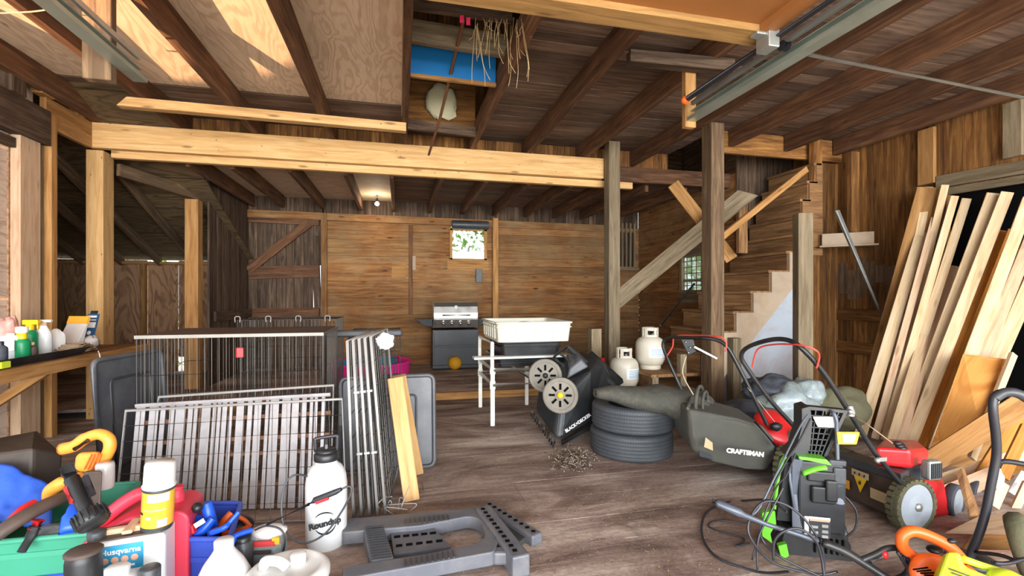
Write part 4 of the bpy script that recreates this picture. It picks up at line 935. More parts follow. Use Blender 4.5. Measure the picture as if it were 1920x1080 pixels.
def text(name, s, M, size, mat, parent=None, world=True, ext=.0008, align='CENTER', shear=0., bold=0.):
    cu = bpy.data.curves.new(name, 'FONT'); cu.body = s; cu.size = size; cu.extrude = ext; cu.align_x = align; cu.align_y = 'CENTER'; cu.shear = shear; cu.offset = bold
    tmp = bpy.data.objects.new('tmp', cu); C.objects.link(tmp); dg = bpy.context.evaluated_depsgraph_get(); dg.update()
    me = bpy.data.meshes.new_from_object(tmp.evaluated_get(dg)); bpy.data.objects.remove(tmp)
    me.materials.clear(); me.materials.append(mat); o = bpy.data.objects.new(name, me); C.objects.link(o)
    if parent:
        root = parent
        while root.parent: root = root.parent
        o.parent = parent; me.transform((root.matrix_basis.inverted() if world else Matrix()) @ M)
    else: o.matrix_basis = M
    return o
def onface(a, bx, cz, px=None):
    """matrix on a surface: origin a, text x toward bx, text up toward cz (points)"""
    x = (Vector(bx)-Vector(a)).normalized(); y = Vector(cz)-Vector(a); y = (y-x*y.dot(x)).normalized(); z = x.cross(y)
    return Matrix(((x.x, y.x, z.x, a[0]), (x.y, y.y, z.y, a[1]), (x.z, y.z, z.z, a[2]), (0, 0, 0, 1)))
text('lettering', 'BLACK+DECKER', onface(Wp(1084, 793, 3.965), Wp(1103, 780, 4.0), Wp(1084, 776, 3.99)), .036, m['label'], tm, bold=.001)
# tyres and rubber mat
TP = onZ(1183, 845)
def tyre(lab, p, rz):
    t = thing('tyre', lab, 'tyre', p, rz); r, h = .325, .2
    b = MB(); prof = [(.2, .012), (.255, .0), (.3, .006), (.319, .016), (r, .03)]
    for k in range(5):
        z = .036+k*.027; prof += [(r, z), (r-.009, z+.003), (r-.009, z+.007), (r, z+.01)]
    prof += [(r, .17), (.319, .184), (.3, .194), (.255, h), (.2, .188), (.19, .17), (.235, .16), (.28, .1), (.235, .04), (.19, .03), (.2, .012)]
    b.lathe(prof, 64); b.build('tread', m['tyre'], t)
    return t
tyre('lower car tyre of the two lying stacked on the floor', TP+V(0, 0, .0), 0)
tyre('upper car tyre lying on another tyre under the rubber mat', TP+V(.015, .0, .2), .4)
rm = thing('rubber_mat', 'rough grey rubber mat draped over the tyres and curling at one end', 'mat', TP+V(0, 0, .4))
cen = [(1116, 737), (1150, 737), (1190, 742), (1235, 752), (1275, 760), (1300, 764)]; rad = [.03, .07, .1, .13, .16, .17]
b = MB()
def matfn(a, c):
    k = min(int(a*5), 4); f = a*5-k; px = cen[k][0]*(1-f)+cen[k+1][0]*f; py = cen[k][1]*(1-f)+cen[k+1][1]*f; rd = rad[k]*(1-f)+rad[k+1]*f
    p = Wp(px, py, 3.62); t = 2*math.pi*c
    return p+V(0, 0, rd*.75*math.sin(t)+.03*mnoise.noise(p*7+V(0, 0, a*3)))+V(.1, .97, 0)*rd*1.5*math.cos(t)
b.grid(24, 24, matfn); b.build('sheet', m['mat'], rm, world=True, solid=.02)
b = MB()
def spiral(a, c):
    t = a*4*math.pi; rd = .155*(1-a*.7); p = Wp(1296+26*c, 763+3*c, 3.6)
    return p+V(0, 0, rd*.85*math.sin(t))+V(.15, .96, 0)*rd*1.2*math.cos(t)
b.grid(64, 3, spiral); b.build('rolled_end', m['mat'], rm, world=True, solid=.012)
rc_ = Wp(1312, 756, 3.36); e1 = V(cs, -sn, 0)*.55+V(sn, cs, 0)*.8
b = MB(); b.tube([rc_+e1*.12*math.cos(a*.2618)+V(0, 0, .12*math.sin(a*.2618)) for a in range(24)], .012, 8, closed=True); b.tube([rc_+V(.03, -.02, 0)+e1*.085*math.cos(a*.2618)+V(0, 0, .085*math.sin(a*.2618)) for a in range(24)], .01, 8, closed=True); b.build('end_ring', m['mat'], rm, world=True)
b = MB(); rr = random.Random(8)
for k in range(260):
    q = onZ(1075+rr.gauss(0, 16), 860+rr.gauss(0, 9), .006+abs(rr.gauss(0, .03))); d = V(rr.uniform(-1, 1), rr.uniform(-1, 1), rr.uniform(-.4, .4))*.03
    b.tube([q-d, q+d], .004, 4)
tag(b.build('dry_debris', m['debris']), 'small heap of dry grass debris on the floor before the tyres', 'debris', kind='stuff')
b = MB(); rr = random.Random(18)
for k in range(900):
    px, py = rr.uniform(820, 1350), rr.uniform(770, 1075)
    q = onZ(px, py, .004); d = V(rr.uniform(-1, 1), rr.uniform(-1, 1), 0)*.012*rr.random()
    b.tube([q-d, q+d], .0016, 4, caps=False)
tag(b.build('floor_litter', m['straw']), 'fine straw litter scattered over the open floor', 'litter', kind='stuff')
# ================================================================ RIGHT SIDE
# leaning lumber: (top px, top py, bottom px, bottom py, width px at mid, material)
LUM = [
 (1748, 352, 1628, 800, .24, .02, 'gold', 'wide golden board behind the leftmost leaning planks'),
 (1733, 417, 1612, 820, .09, .04, 'pale', 'short pale plank, leftmost of the leaning lumber'),
 (1752, 410, 1640, 824, .055, .05, 'pink', 'pale narrow plank second from the left in the leaning lumber'),
 (1741, 352, 1652, 806, .07, .04, 'pale', 'tall pale plank just right of the leftmost leaning ones'),
 (1772, 348, 1662, 806, .06, .04, 'pale', 'tall pale plank with its top against the wide golden board'),
 (1790, 369, 1658, 826, .06, .04, 'pale', 'slim pale plank left of centre in the leaning lumber'),
 (1812, 374, 1670, 822, .07, .045, 'pale', 'pale plank with square top left of the dark gap'),
 (1786, 500, 1680, 838, .085, .04, 'pink', 'short pinkish plank with rounded top in front of the others'),
 (1770, 500, 1666, 842, .06, .04, 'pale', 'short pale plank just left of the rounded pinkish one'),
 (1861, 364, 1690, 828, .085, .045, 'pale', 'tall bright plank just left of the tallest one'),
 (1888, 362, 1704, 836, .085, .045, 'pale', 'tallest bright plank with its top on the dark doorway'),
 (1866, 440, 1718, 832, .08, .04, 'orange', 'orange brown plank behind the tallest bright plank'),
 (1880, 434, 1724, 838, .09, .04, 'orange', 'reddish brown plank with top below the tallest bright plank'),
 (1901, 432, 1742, 842, .08, .04, 'orange', 'orange brown plank right of the reddish brown one'),
 (1930, 372, 1752, 846, .085, .045, 'pale', 'rough pale plank with bark edge at the photo right'),
 (1940, 430, 1768, 850, .085, .045, 'pink', 'pinkish plank next to the bark edged plank'),
 (1960, 470, 1790, 852, .1, .045, 'pale', 'wide pale plank, rightmost of the leaning lumber'),
]
for i, (tx, ty, bx, by, w_, t_, mt, lab) in enumerate(LUM):
    front = i in (1, 2, 7, 8)
    p1 = onX(tx, ty, 5.27-(.1 if front else 0)-.012*(i % 3)); p0 = onZ(bx, by, .02)
    b = MB(); b.board(p0, p1, w_, t_, up=(-.75, -.62, .2)); tag(b.build('plank', m[mt], bev=.003, bseg=1), lab, 'plank', 'planks leaning on the right wall')
bk = MB(); rr = random.Random(2); p0, p1 = onZ(1757, 846, .02), onX(1936, 372, 5.25)
for k in range(40):
    q = p0.lerp(p1, rr.uniform(.35, .95))+V(-.03, -.05, 0)+Vector((rr.uniform(-.01, .01),)*3); bk.ball(q, (.012, .012, .03), 6, 4)
# plywood sheet
b = MB(); P = [Wp(1740, 852, 3.55), Wp(1838, 806, 3.45), Wp(1894, 674, 3.66), Wp(1806, 664, 3.76)]; n_ = (P[1]-P[0]).cross(P[3]-P[0]).normalized()*-.018
if n_.dot(P[0]) < 0: n_ = -n_
b.hexa([q+n_*.1 for q in P], [q+n_ for q in P]); b.grid(8, 8, lambda a, c: P[0].lerp(P[1], a).lerp(P[3].lerp(P[2], a), c)); tag(b.build('plywood_sheet', m['plyo']), 'orange plywood sheet leaning in front of the planks', 'sheet')
b = MB(); b.board(Wp(1822, 860, 3.36), Wp(1900, 664, 3.62), .05, .025, up=(0, -1, .3)); tag(b.build('plank', m['pale']), 'narrow pale strip along the right edge of the plywood', 'plank')
b = MB(); b.hexa([onZ(1598, 800), onZ(1640, 800), onZ(1645, 795), onZ(1603, 795)], [Wp(1616, 728, 4.5), Wp(1648, 735, 4.5), Wp(1648, 735, 4.55), Wp(1616, 728, 4.55)]); tag(b.build('short_board', m['orange']), 'short wide orange board standing left of the leaning planks', 'board')
b = MB(); b.tube([Wp(1569, 396, 5.2), onZ(1742, 803, .0)+V(0, 0, .01)], .028, 10); tag(b.build('metal_rail', m['galv'], bev=.0), 'grey-green metal rail leaning on the dark boards', 'rail')
# scrap wood
SC = [((1742, 868, 3.25), (1926, 752, 3.0), .13, .02, 'gold', 'wide light scrap board sloping up behind the black handle'),
 ((1752, 905, 3.2), (1925, 850, 3.1), .08, .03, 'pale', 'white edged scrap strip above the red mower deck'),
 ((1766, 930, 3.05), (1890, 880, 3.0), .1, .015, 'pink', 'pinkish scrap board low behind the mower wheel'),
 ((1842, 905, 3.1), (1925, 770, 3.2), .12, .02, 'orange', 'golden scrap board crossing behind the black handle'),
 ((1880, 895, 2.9), (1925, 800, 3.0), .06, .02, 'orange', 'narrow golden scrap strip at the right edge'),
 ((1862, 950, 2.75), (1882, 906, 2.8), .05, .02, 'pale', 'short pale stick under the yellow flower leaf'),
 ((1900, 960, 2.8), (1926, 905, 2.85), .04, .02, 'pale', 'thin pale stick at the far right edge of the scrap'),
 ((1905, 930, 2.9), (1930, 890, 2.9), .09, .012, 'white', 'white scrap piece at the far right edge'),
 ((1752, 880, 3.5), (1925, 828, 3.5), .16, .02, 'gold', 'broad golden board lying deep in the scrap pile'),
 ((1800, 862, 3.6), (1925, 900, 3.3), .2, .02, 'orange', 'dark golden board lying at the back of the scrap pile')]
for p, q, w_, t_, mt, lab in SC:
    b = MB(); b.board(Wp(*p), Wp(*q), w_, t_, up=(-.2, -.8, .5)); tag(b.build('scrap_board', m[mt]), lab, 'board', 'wood scraps')
b = MB(); b.hexa([Wp(1793, 888, 2.62), Wp(1803, 878, 2.62), Wp(1840, 985, 2.42), Wp(1826, 1004, 2.4)], [Wp(1797, 888, 2.65), Wp(1808, 878, 2.65), Wp(1845, 985, 2.45), Wp(1831, 1004, 2.43)]); tag(b.build('scrap_board', m['step']), 'brown board with white painted edge standing tilted by the mower', 'board')
b = MB(); b.hexa([onZ(1770, 1000, .1), onZ(1925, 1004, .1), onZ(1925, 958, .1), onZ(1835, 968, .1)], [onZ(1770, 1000, .115), onZ(1925, 1004, .115), onZ(1925, 958, .115), onZ(1835, 968, .115)]); tag(b.build('flat_board', m['pink']), 'flat pinkish board on top of the stack beside the black handle', 'board')
for k in range(3):
    b = MB(); z = .0+k*.034; b.hexa([onZ(1800+k*6, 1030, z), onZ(1925, 1032, z), onZ(1925, 985, z), onZ(1830, 990, z)], [onZ(1800+k*6, 1030, z+.03), onZ(1925, 1032, z+.03), onZ(1925, 985, z+.03), onZ(1830, 990, z+.03)])
    tag(b.build('flat_board', m[('orange', 'pale', 'gold')[k]]), ('lowest', 'middle', 'third')[k]+' flat board from the floor up under the pinkish one', 'board', 'flat stacked boards')
b = MB()
for k in range(5):
    t = k*1.2566; b.ball(Wp(1865, 897, 2.66)+V(.03*math.cos(t), -.01, .035*math.sin(t)), (.028, .01, .03), 8, 6)
tag(b.build('dried_leaf', m['foam']), 'pale dried leaf caught on the black tool handle', 'leaf')
# sacks behind the mowers
def sack(lab, px, py, zc, r, mt, seed, nz=.35, cat='sack'):
    b = MB(); c = Wp(px, py, zc); b.ball(c, r, 28, 18, nz=nz, nf=1.9, seed=seed); tag(b.build('sack', m[mt]), lab, cat, 'sacks behind the mowers')
sack('pale grey plastic sack lying behind the left mower engine', 1474, 768, 3.95, (.26, .22, .2), 'sack', 1)
sack('olive sack behind the short grey post', 1562, 762, 4.1, (.28, .22, .18), 'olive', 2)
sack('dark cloth bundle under the stair panel', 1446, 735, 4.1, (.24, .2, .15), 'film', 3)
sack('dark blue-grey cloth lying behind the grass bag', 1405, 775, 3.85, (.24, .2, .1), 'film', 4)
sack('light bluish plastic bundle against the short grey post', 1512, 736, 4.05, (.14, .14, .12), 'sack', 6)
sack('dark green canvas bundle low behind the red engine', 1425, 760, 4.15, (.16, .2, .14), 'olive', 7)
# ---- mower with the grass bag
ma = thing('lawn_mower', 'lawn mower with grey cloth grass bag beside the tyres', 'mower', onZ(1440, 905))
R_ = [(1318, 634, 3.25), (1342, 637, 3.2), (1363, 650, 3.16), (1386, 690, 3.14), (1412, 742, 3.12), (1438, 796, 3.12)]
L_ = [(1300, 634, 3.35), (1258, 633, 3.6), (1243, 646, 3.66), (1256, 682, 3.62), (1276, 726, 3.58), (1300, 775, 3.5)]
b = MB(); b.tube(cr(Pz(L_[::-1]+R_), 6), .013, 10); b.build('handle', m['black'], ma, world=True)
b = MB(); b.tube(cr(Pz([(1250, 668, 3.6), (1261, 650, 3.58), (1266, 631, 3.55), (1300, 629, 3.4), (1345, 631, 3.18), (1361, 640, 3.14), (1360, 660, 3.14)]), 6), .0055, 8); b.build('brake_bar', m['cable'], ma, world=True, label='red blade brake bar')
b = MB(); b.hexa(Pz([(1276, 636, 3.3), (1300, 636, 3.28), (1306, 660, 3.28), (1290, 668, 3.3)]), Pz([(1276, 636, 3.36), (1300, 636, 3.34), (1306, 660, 3.34), (1290, 668, 3.36)])); cb = b.build('control_box', m['black'], ma, world=True, bev=.006)
b = MB(); b.board(Wp(1302, 650, 3.26), Wp(1345, 672, 3.2), .028, .012); b.build('lever', m['galv'], cb, world=True)
b = MB()
for q in ((1286, 642), (1294, 652), (1291, 661)): b.ball(Wp(q[0], q[1], 3.275), .006, 8, 6)
b.build('screw', m['chrome'], cb, world=True)
b = MB(); b.tube(cr(Pz([(1288, 664, 3.3), (1280, 700, 3.3), (1300, 740, 3.3)]), 5), .004, 6); b.tube(cr(Pz([(1402, 727, 3.08), (1424, 755, 3.2), (1456, 796, 3.35)]), 5), .003, 6); b.build('cable', m['rope'], ma, world=True)
near = [(1290, 768, 3.22), (1330, 775, 3.17), (1385, 786, 3.12), (1432, 800, 3.1), (1452, 822, 3.1), (1460, 858, 3.12), (1440, 884, 3.12), (1400, 882, 3.13), (1340, 868, 3.17), (1300, 848, 3.22), (1292, 815, 3.23)]
dv = V(.13, .42, 0); lo = Pz(near); hi = [p+dv+V(.0, 0, .02) for p in lo]
b = MB(); b.hexa(lo, hi); bag = b.build('grass_bag', m['bag'], ma, world=True, bev=.028, bseg=4, label='grey cloth grass bag')
A0, A1 = Wp(1368, 846, 3.12), Wp(1416, 852, 3.1); M = onface(Wp(1391, 846, 3.085), Wp(1416, 849, 3.075), Wp(1391, 830, 3.085)); M.translation += V(.0, -.03, 0)
text('lettering', 'CRAFTSMAN', M, .04, m['label'], bag, bold=.0025)
b = MB(); b.hexa(Pz([(1320, 838, 3.11), (1337, 845, 3.10), (1336, 830, 3.10), (1323, 820, 3.11)]), Pz([(1320, 838, 3.13), (1337, 845, 3.12), (1336, 830, 3.12), (1323, 820, 3.13)])); b.build('tag', m['tan'], bag, world=True)
b = MB(); b.hexa(Pz([(1310, 846, 3.14), (1336, 856, 3.12), (1336, 862, 3.12), (1312, 856, 3.14)]), Pz([(1310, 846, 3.18), (1336, 856, 3.16), (1336, 862, 3.16), (1312, 856, 3.18)])); b.build('handle_grip', m['film'], bag, world=True, bev=.004)
b = MB(); b.tube(cr(Pz([(1290, 766, 3.24), (1300, 742, 3.5), (1330, 745, 3.6), (1345, 770, 3.5)]), 6), .012, 8); b.build('bag_hoop', m['bag'], bag, world=True)
b = MB(); b.tube([Wp(1415, 790, 3.07), Wp(1456, 838, 3.05)], .008, 8); b.build('bag_frame', m['hose'], bag, world=True)
b = MB(); b.lathe([(.001, -.04), (.12, -.04), (.155, -.02), (.16, .01), (.13, .04), (.06, .055), (.001, .055)], 28, T(*Wp(1457, 803, 3.38)) @ RZ(-20) @ RX(38) @ RY(18), sx=1.05); eg = b.build('engine_cover', m['redeng'], ma, world=True, label='red engine cover')
b = MB(); b.ball((0, 0, 0), (.045, .03, .03), 12, 8, nz=.3, nf=3); b.xf(T(*Wp(1455, 800, 3.25))); b.build('starter_grille', m['black'], eg, world=True)
b = MB(); b.ball(Wp(1488, 822, 3.3), (.07, .08, .06), 14, 10); b.ball(Wp(1498, 812, 3.25), .03, 10, 8); b.build('engine', m['steel'], ma, world=True)
b = MB(); b.hexa(Pz([(1440, 890, 3.15), (1520, 885, 3.15), (1560, 850, 3.7), (1450, 850, 3.7)]), Pz([(1440, 850, 3.15), (1520, 845, 3.15), (1560, 820, 3.7), (1450, 820, 3.7)])); b.build('deck', m['dkgrey'], ma, world=True, bev=.02)
b = MB(); wheel(b, Wp(1472, 873, 3.1), (.45, -.9, 0), .125, .06, 0, 1, 44); b.build('wheel', [m['tread'], m['wheel']], ma, world=True)
b = MB(); wheel(b, Wp(1530, 845, 3.65), (.45, -.9, 0), .125, .06, 0, 1, 44); b.build('wheel', [m['tread'], m['wheel']], ma, world=True)
# ---- right mower
mb_ = thing('lawn_mower', 'red mower with big grey rear wheel in front of the leaning lumber', 'mower', onZ(1660, 985))
b = MB(); b.tube(cr(Pz([(1570, 880, 2.9), (1520, 830, 2.88), (1480, 790, 2.85), (1440, 745, 2.84), (1402, 692, 2.83), (1390, 668, 2.82), (1402, 651, 2.76), (1440, 638, 2.6), (1474, 637, 2.47), (1502, 652, 2.38), (1545, 700, 2.38), (1592, 772, 2.42), (1640, 848, 2.47), (1688, 906, 2.5)]), 6), .0125, 10); b.build('handle', m['black'], mb_, world=True)
b = MB(); b.tube(cr(Pz([(1410, 690, 2.82), (1420, 656, 2.72), (1450, 646, 2.58), (1500, 647, 2.36), (1528, 656, 2.32), (1536, 668, 2.34), (1531, 690, 2.37)]), 6), .0048, 8); b.build('brake_bar', m['cable'], mb_, world=True, label='red blade brake bar')
b = MB(); b.lathe([(.02, -.02), (.022, .0), (.012, .03)], 10, T(*Wp(1594, 772, 2.4))); b.ball(Wp(1594, 772, 2.38), .014); b.ball(Wp(1645, 863, 2.42), .014); b.box(Wp(1654, 861, 2.42), (.05, .01, .02)); b.build('clamp', m['galv'], mb_, world=True)
b = MB(); b.tube([Wp(1596, 774, 2.37), Wp(1640, 806, 2.5), Wp(1692, 845, 2.72)], .003, 6); b.build('starter_cord', m['rope'], mb_, world=True)
wr = Wp(1708, 946, 2.52)
b = MB(); wheel(b, wr, (.03, -1, .02), .135, .07, 0, 1, 52); wo = b.build('wheel', [m['tread'], m['wheel']], mb_, world=True, label='big grey rear wheel with grassy tread')
M = T(*wr) @ Vector((.03, -1, .02)).to_track_quat('Z', 'Y').to_matrix().to_4x4()
b = MB(); b.lathe([(.022, .03), (.022, .045), (0, .046)], 6, M); b.build('axle_nut', m['galv'], wo, world=True)
b = MB(); wheel(b, wr+V(.12, .5, -.005), (-.1, 1, 0), .13, .06, 0, 1, 52); b.build('wheel', [m['tread'], m['wheel']], mb_, world=True)
for q, ax in (((1788, 940, 2.75), (.3, -1, 0)), ((1830, 925, 3.05), (.3, -1, 0))):
    b = MB(); wheel(b, Wp(*q), ax, .1, .05, 0, 1, 0); b.build('wheel', [m['film'], m['wheel']], mb_, world=True)
b = MB(); b.hexa(Pz([(1725, 976, 2.62), (1780, 968, 2.7), (1775, 955, 3.15), (1620, 955, 3.05)]), Pz([(1735, 900, 2.62), (1770, 905, 2.7), (1765, 890, 3.1), (1630, 885, 3.0)])); b.build('deck', m['red'], mb_, world=True, bev=.02)
b = MB(); b.hexa(Pz([(1572, 925, 2.98), (1690, 978, 2.5), (1700, 972, 2.66), (1600, 925, 3.1)]), Pz([(1572, 862, 2.98), (1690, 905, 2.5), (1712, 890, 2.66), (1610, 860, 3.1)])); fl = b.build('rear_flap', m['brownold'], mb_, world=True, bev=.012, label='brownish black rear flap with decals')
fa, fb_, fc, fd = Pz([(1572, 925, 2.955), (1690, 978, 2.475), (1690, 905, 2.475), (1572, 862, 2.955)])
def onflap(a, c): return (fa.lerp(fb_, a)).lerp(fd.lerp(fc, a), c)
def patch(u0, u1, v0, v1, nm, mt, par, lift=0.):
    q = [onflap(u0, v0), onflap(u1, v0), onflap(u1, v1), onflap(u0, v1)]; n = (q[1]-q[0]).cross(q[3]-q[0]).normalized()
    if n.y > 0: n = -n
    q = [p+n*lift for p in q]; b = MB(); b.hexa(q, [p+n*.0015 for p in q]); return b.build(nm, m[mt], par, world=True)
patch(.0, .2, .25, .5, 'yellow_decal', 'can', fl); patch(.24, .52, .72, .9, 'decal_header', 'tan', fl)
b = MB(); q = [onflap(.28, .72), onflap(.49, .72), onflap(.385, .3)]; n = V(-.6, -.8, 0)*.002; b.hexa(q, [p+n for p in q]); wd = b.build('warning_decal', m['yel'], fl, world=True)
b = MB(); c_ = onflap(.385, .58); b.ball(c_+n*1.5, (.012, .006, .012), 10, 8); b.build('decal_symbol', m['ink'], wd, world=True)
M = onface(onflap(.38, .8)+n*1.5, onflap(.52, .8)+n*1.5, onflap(.38, .95)+n*1.5); 
for k in range(3):
    b = MB(); b.box(onflap(.3+k*.08, .81)+n*1.3, (.018, .002, .014)); b.build('decal_print', m['ink'], fl, world=True)
patch(.55, .8, .28, .56, 'info_decal', 'tan', fl)
b = MB(); b.hexa(Pz([(1565, 866, 2.99), (1690, 906, 2.5), (1706, 894, 2.62), (1590, 858, 3.1)]), Pz([(1565, 848, 2.99), (1690, 890, 2.5), (1706, 880, 2.62), (1590, 842, 3.1)])); b.build('hinge_cover', m['dkgrey'], mb_, world=True, bev=.01)
b = MB(); b.hexa(Pz([(1640, 872, 2.68), (1712, 880, 2.6), (1738, 868, 2.75), (1728, 845, 3.05), (1660, 845, 3.1)]), Pz([(1640, 838, 2.68), (1708, 842, 2.6), (1742, 842, 2.75), (1720, 825, 3.05), (1655, 822, 3.1)])); ec = b.build('engine_cover', m['redeng'], mb_, world=True, bev=.022, bseg=4, label='red engine cover')
b = MB()
for k in range(4): b.ball(Wp(1690+k*5, 838+k*5, 2.62-.0*k)+V(0, .02, .015), (.028, .02, .012), 8, 6, nz=.4, nf=3, seed=k)
b.build('starter_grille', m['black'], ec, world=True)
b = MB(); b.hexa(Pz([(1650, 912, 2.75), (1735, 915, 2.65), (1740, 900, 3.0), (1660, 900, 3.1)]), Pz([(1650, 868, 2.75), (1735, 872, 2.65), (1735, 865, 3.0), (1660, 862, 3.1)])); b.build('engine', m['dkgrey'], mb_, world=True, bev=.02)
b = MB(); b.box((0, 0, 0), (.085, .05, .105)); b.xf(face_cam(Wp(1746, 880, 2.56), 12)); mf = b.build('muffler', m['galv'], mb_, world=True, bev=.012)
b = MB()
for k in range(6):
    b.box((-.032+k*.0128, -.028, 0), (.005, .004, .08))
b.xf(face_cam(Wp(1746, 880, 2.56), 12)); b.build('muffler_slot', m['dkgrey'], mf, world=True)
# ---- pressure washer
pw = thing('pressure_washer', 'tall black and green electric pressure washer', 'pressure washer', M=face_cam(onZ(1532, 1040)+V(0, .08, 0), -14))
k_ = .00262
def LP(px, py, y=0.): return V((px-1532)*k_, y, (1042-py)*k_)
def lprism(mb, pts, y0, y1, r=.012):
    mb.prism(rpoly([((x-1532)*k_, (1042-z)*k_) for x, z in pts], r), y1-y0, T(0, y1, 0) @ RX(90)); return mb
b = MB(); lprism(b, [(1478, 1045), (1600, 1045), (1596, 1010), (1580, 992), (1490, 996)], -.1, .12); b.build('base', m['black'], pw, bev=.01)
for x in (1490, 1600):
    b = MB(); wheel(b, LP(x, 1020, .06), (1, 0, 0), .06, .04, 0, 0); b.build('wheel', [m['hose'], m['hose']], pw)
b = MB(); lprism(b, [(1512, 1000), (1588, 1000), (1590, 880), (1580, 868), (1512, 868)], -.1, .08); bd = b.build('body', m['char'], pw, bev=.012)
b = MB(); b.tube([LP(1512, 1000, -.085), LP(1511, 865, -.085)], .024, 14); b.tube([LP(1580, 940, -.09), LP(1578, 900, -.09)], .02, 12); b.build('hose_guide', m['gun'], bd)
b = MB(); b.box(LP(1548, 893, -.105), (.12, .02, .05)); b.box(LP(1550, 925, -.11), (.1, .03, .08)); b.box(LP(1562, 915, -.125), (.05, .02, .1)); b.build('pump_housing', m['black'], bd, bev=.008)
b = MB(); b.box(LP(1541, 985, -.105), (.115, .006, .095)); lb_ = b.build('warning_label', m['dkgrey'], bd)
b = MB(); b.box(LP(1524, 985, -.109), (.018, .003, .095)); b.box(LP(1545, 969, -.109), (.09, .003, .013)); b.build('label_stripe', m['label'], lb_); 
b = MB(); b.box(LP(1545, 972, -.111), (.085, .003, .01)); b.build('label_stripe', m['peach'], lb_)
b = MB()
for z in (985, 995, 1004): b.box(LP(1537, z, -.109), (.03, .002, .012)); b.box(LP(1554, z-3, -.109), (.026, .002, .014))
b.build('label_text', m['galv'], lb_)
b = MB()
for i in range(6): b.box(LP(1538+i*9, 1018, -.105), (.008, .012, .07))
b.build('cooling_slot', m['dark'], bd)
b = MB(); b.grid(10, 3, lambda a, c: LP(1518+38*a, 893-6*c-14*math.sin(a*1.5), -.075-.05*math.sin(math.pi*c)*1.)); b.build('carry_handle', m['green'], pw, solid=.012, label='bright green carry handle')
b = MB(); lprism(b, [(1514, 866), (1526, 866), (1566, 872), (1558, 862), (1512, 860)], -.1, .05, .004); b.build('handle_trim', m['green'], pw)
# back grille bracket (tall upper frame)
b = MB(); lprism(b, [(1496, 868), (1512, 850), (1522, 810), (1522, 775), (1536, 770), (1540, 800), (1536, 850), (1524, 868)], -.06, .06, .006); b.build('bracket_side', m['black'], pw, bev=.006)
b = MB()
for j in range(9):
    z = 778+j*11; x0 = 1533+(2 if j < 5 else 0); x1 = 1592-j*4.2-(j > 3)*3; b.board(LP(x0, z, -.02), LP(x1, z, -.02), .03, .005)
for i in range(5): b.board(LP(1535+i*1.0, 868, -.02).lerp(LP(1535+i*8, 868, -.02), .6), LP(1536+i*13, 776, -.02), .03, .005, up=(1, 0, 0))
b.board(LP(1530, 774, -.02), LP(1596, 778, -.02), .05, .014); b.board(LP(1598, 776, -.02), LP(1562, 868, -.02), .04, .014, up=(1, 0, 0)); b.build('grille_bracket', m['black'], pw)
b = MB(); b.box(LP(1550, 822, .0), (.1, .004, .25)); b.build('bracket_back', m['dark'], pw)
b = MB(); lprism(b, [(1542, 790), (1575, 788), (1578, 808), (1550, 808)], -.05, -.04, .003); b.build('nozzle_plate', m['label'], pw, label='white plate')
b = MB(); b.tube(cr([LP(1572, 776, -.06), LP(1577, 790, -.07), LP(1578, 812, -.07), LP(1578, 870, -.08)], 4), .009, 10); gw = b.build('lance', m['gun'], pw)
b = MB(); lprism(b, [(1576, 812), (1612, 810), (1607, 832), (1578, 834)], -.088, -.078, .004); tg = b.build('tag', m['yel'], gw)
b = MB(); lprism(b, [(1584, 815), (1606, 814), (1602, 829), (1585, 830)], -.092, -.087, .002); b.build('tag_print', m['galv'], tg)
b = MB(); b.box(LP(1576, 868, -.08), (.075, .04, .03)); b.box(LP(1578, 890, -.09), (.055, .04, .08)); b.build('gauge_block', m['dkgrey'], pw, bev=.008)
# green side frame
b = MB(); b.tube(cr([LP(1508, 866, -.03), LP(1492, 872, -.05), LP(1482, 905, -.06), LP(1474, 965, -.07)], 6), .012, 10, flat=.6); b.build('side_frame', m['green'], pw, label='bright green side frame')
b = MB(); lprism(b, [(1452, 972), (1474, 966), (1476, 990), (1466, 1010), (1470, 1028), (1452, 1016)], -.09, -.06, .006); b.build('hose_hook', m['green'], pw, bev=.006)
b = MB(); lprism(b, [(1474, 1022), (1488, 1016), (1492, 1038), (1480, 1046)], -.14, -.11, .004); b.build('foot_pedal', m['green'], pw, bev=.004)
b = MB(); lprism(b, [(1496, 880), (1510, 876), (1512, 990), (1480, 990)], -.05, .06, .006); b.build('side_panel', m['black'], pw, bev=.006)
b = MB(); b.tube([LP(1498, 880, -.1), LP(1498, 905, -.1), LP(1505, 955, -.1)], .006, 8); b.build('spray_tube', m['gun'], pw)
b = MB(); b.tube(cr([LP(1592, 930, -.05), LP(1610, 955, -.06), LP(1608, 985, -.07), LP(1592, 1002, -.08)], 6), .0045, 8); b.build('side_hose', m['hose'], pw)
# hose and power cable
hz = thing('pressure_hose', 'long black hose coiled loosely on the floor around the pressure washer', 'hose', onZ(1440, 1010))
def rope_(nm, pts, r, mt, par, lab=None):
    b = MB(); b.tube(cr(pts, 10), r, 8); return b.build(nm, m[mt], par, world=True, label=lab)
fl_ = lambda x, y, z=.008: onZ(x, y, z)
rope_('hose_loop', [Wp(1480, 1072, 2.0), fl_(1420, 1072), fl_(1345, 1045), fl_(1317, 1005), fl_(1322, 965), fl_(1352, 945), fl_(1395, 939), Wp(1440, 938, 2.3), Wp(1475, 960, 2.15)], .006, 'hose', hz)
rope_('hose_loop', [Wp(1570, 1072, 2.0), Wp(1530, 1076, 2.0), Wp(1450, 1055, 2.0), Wp(1408, 1010, 2.0), Wp(1405, 975, 2.02), Wp(1430, 942, 2.05), Wp(1470, 945, 2.05), Wp(1510, 975, 2.03), Wp(1540, 1025, 2.0), Wp(1545, 1070, 2.0)], .0055, 'hose', hz)
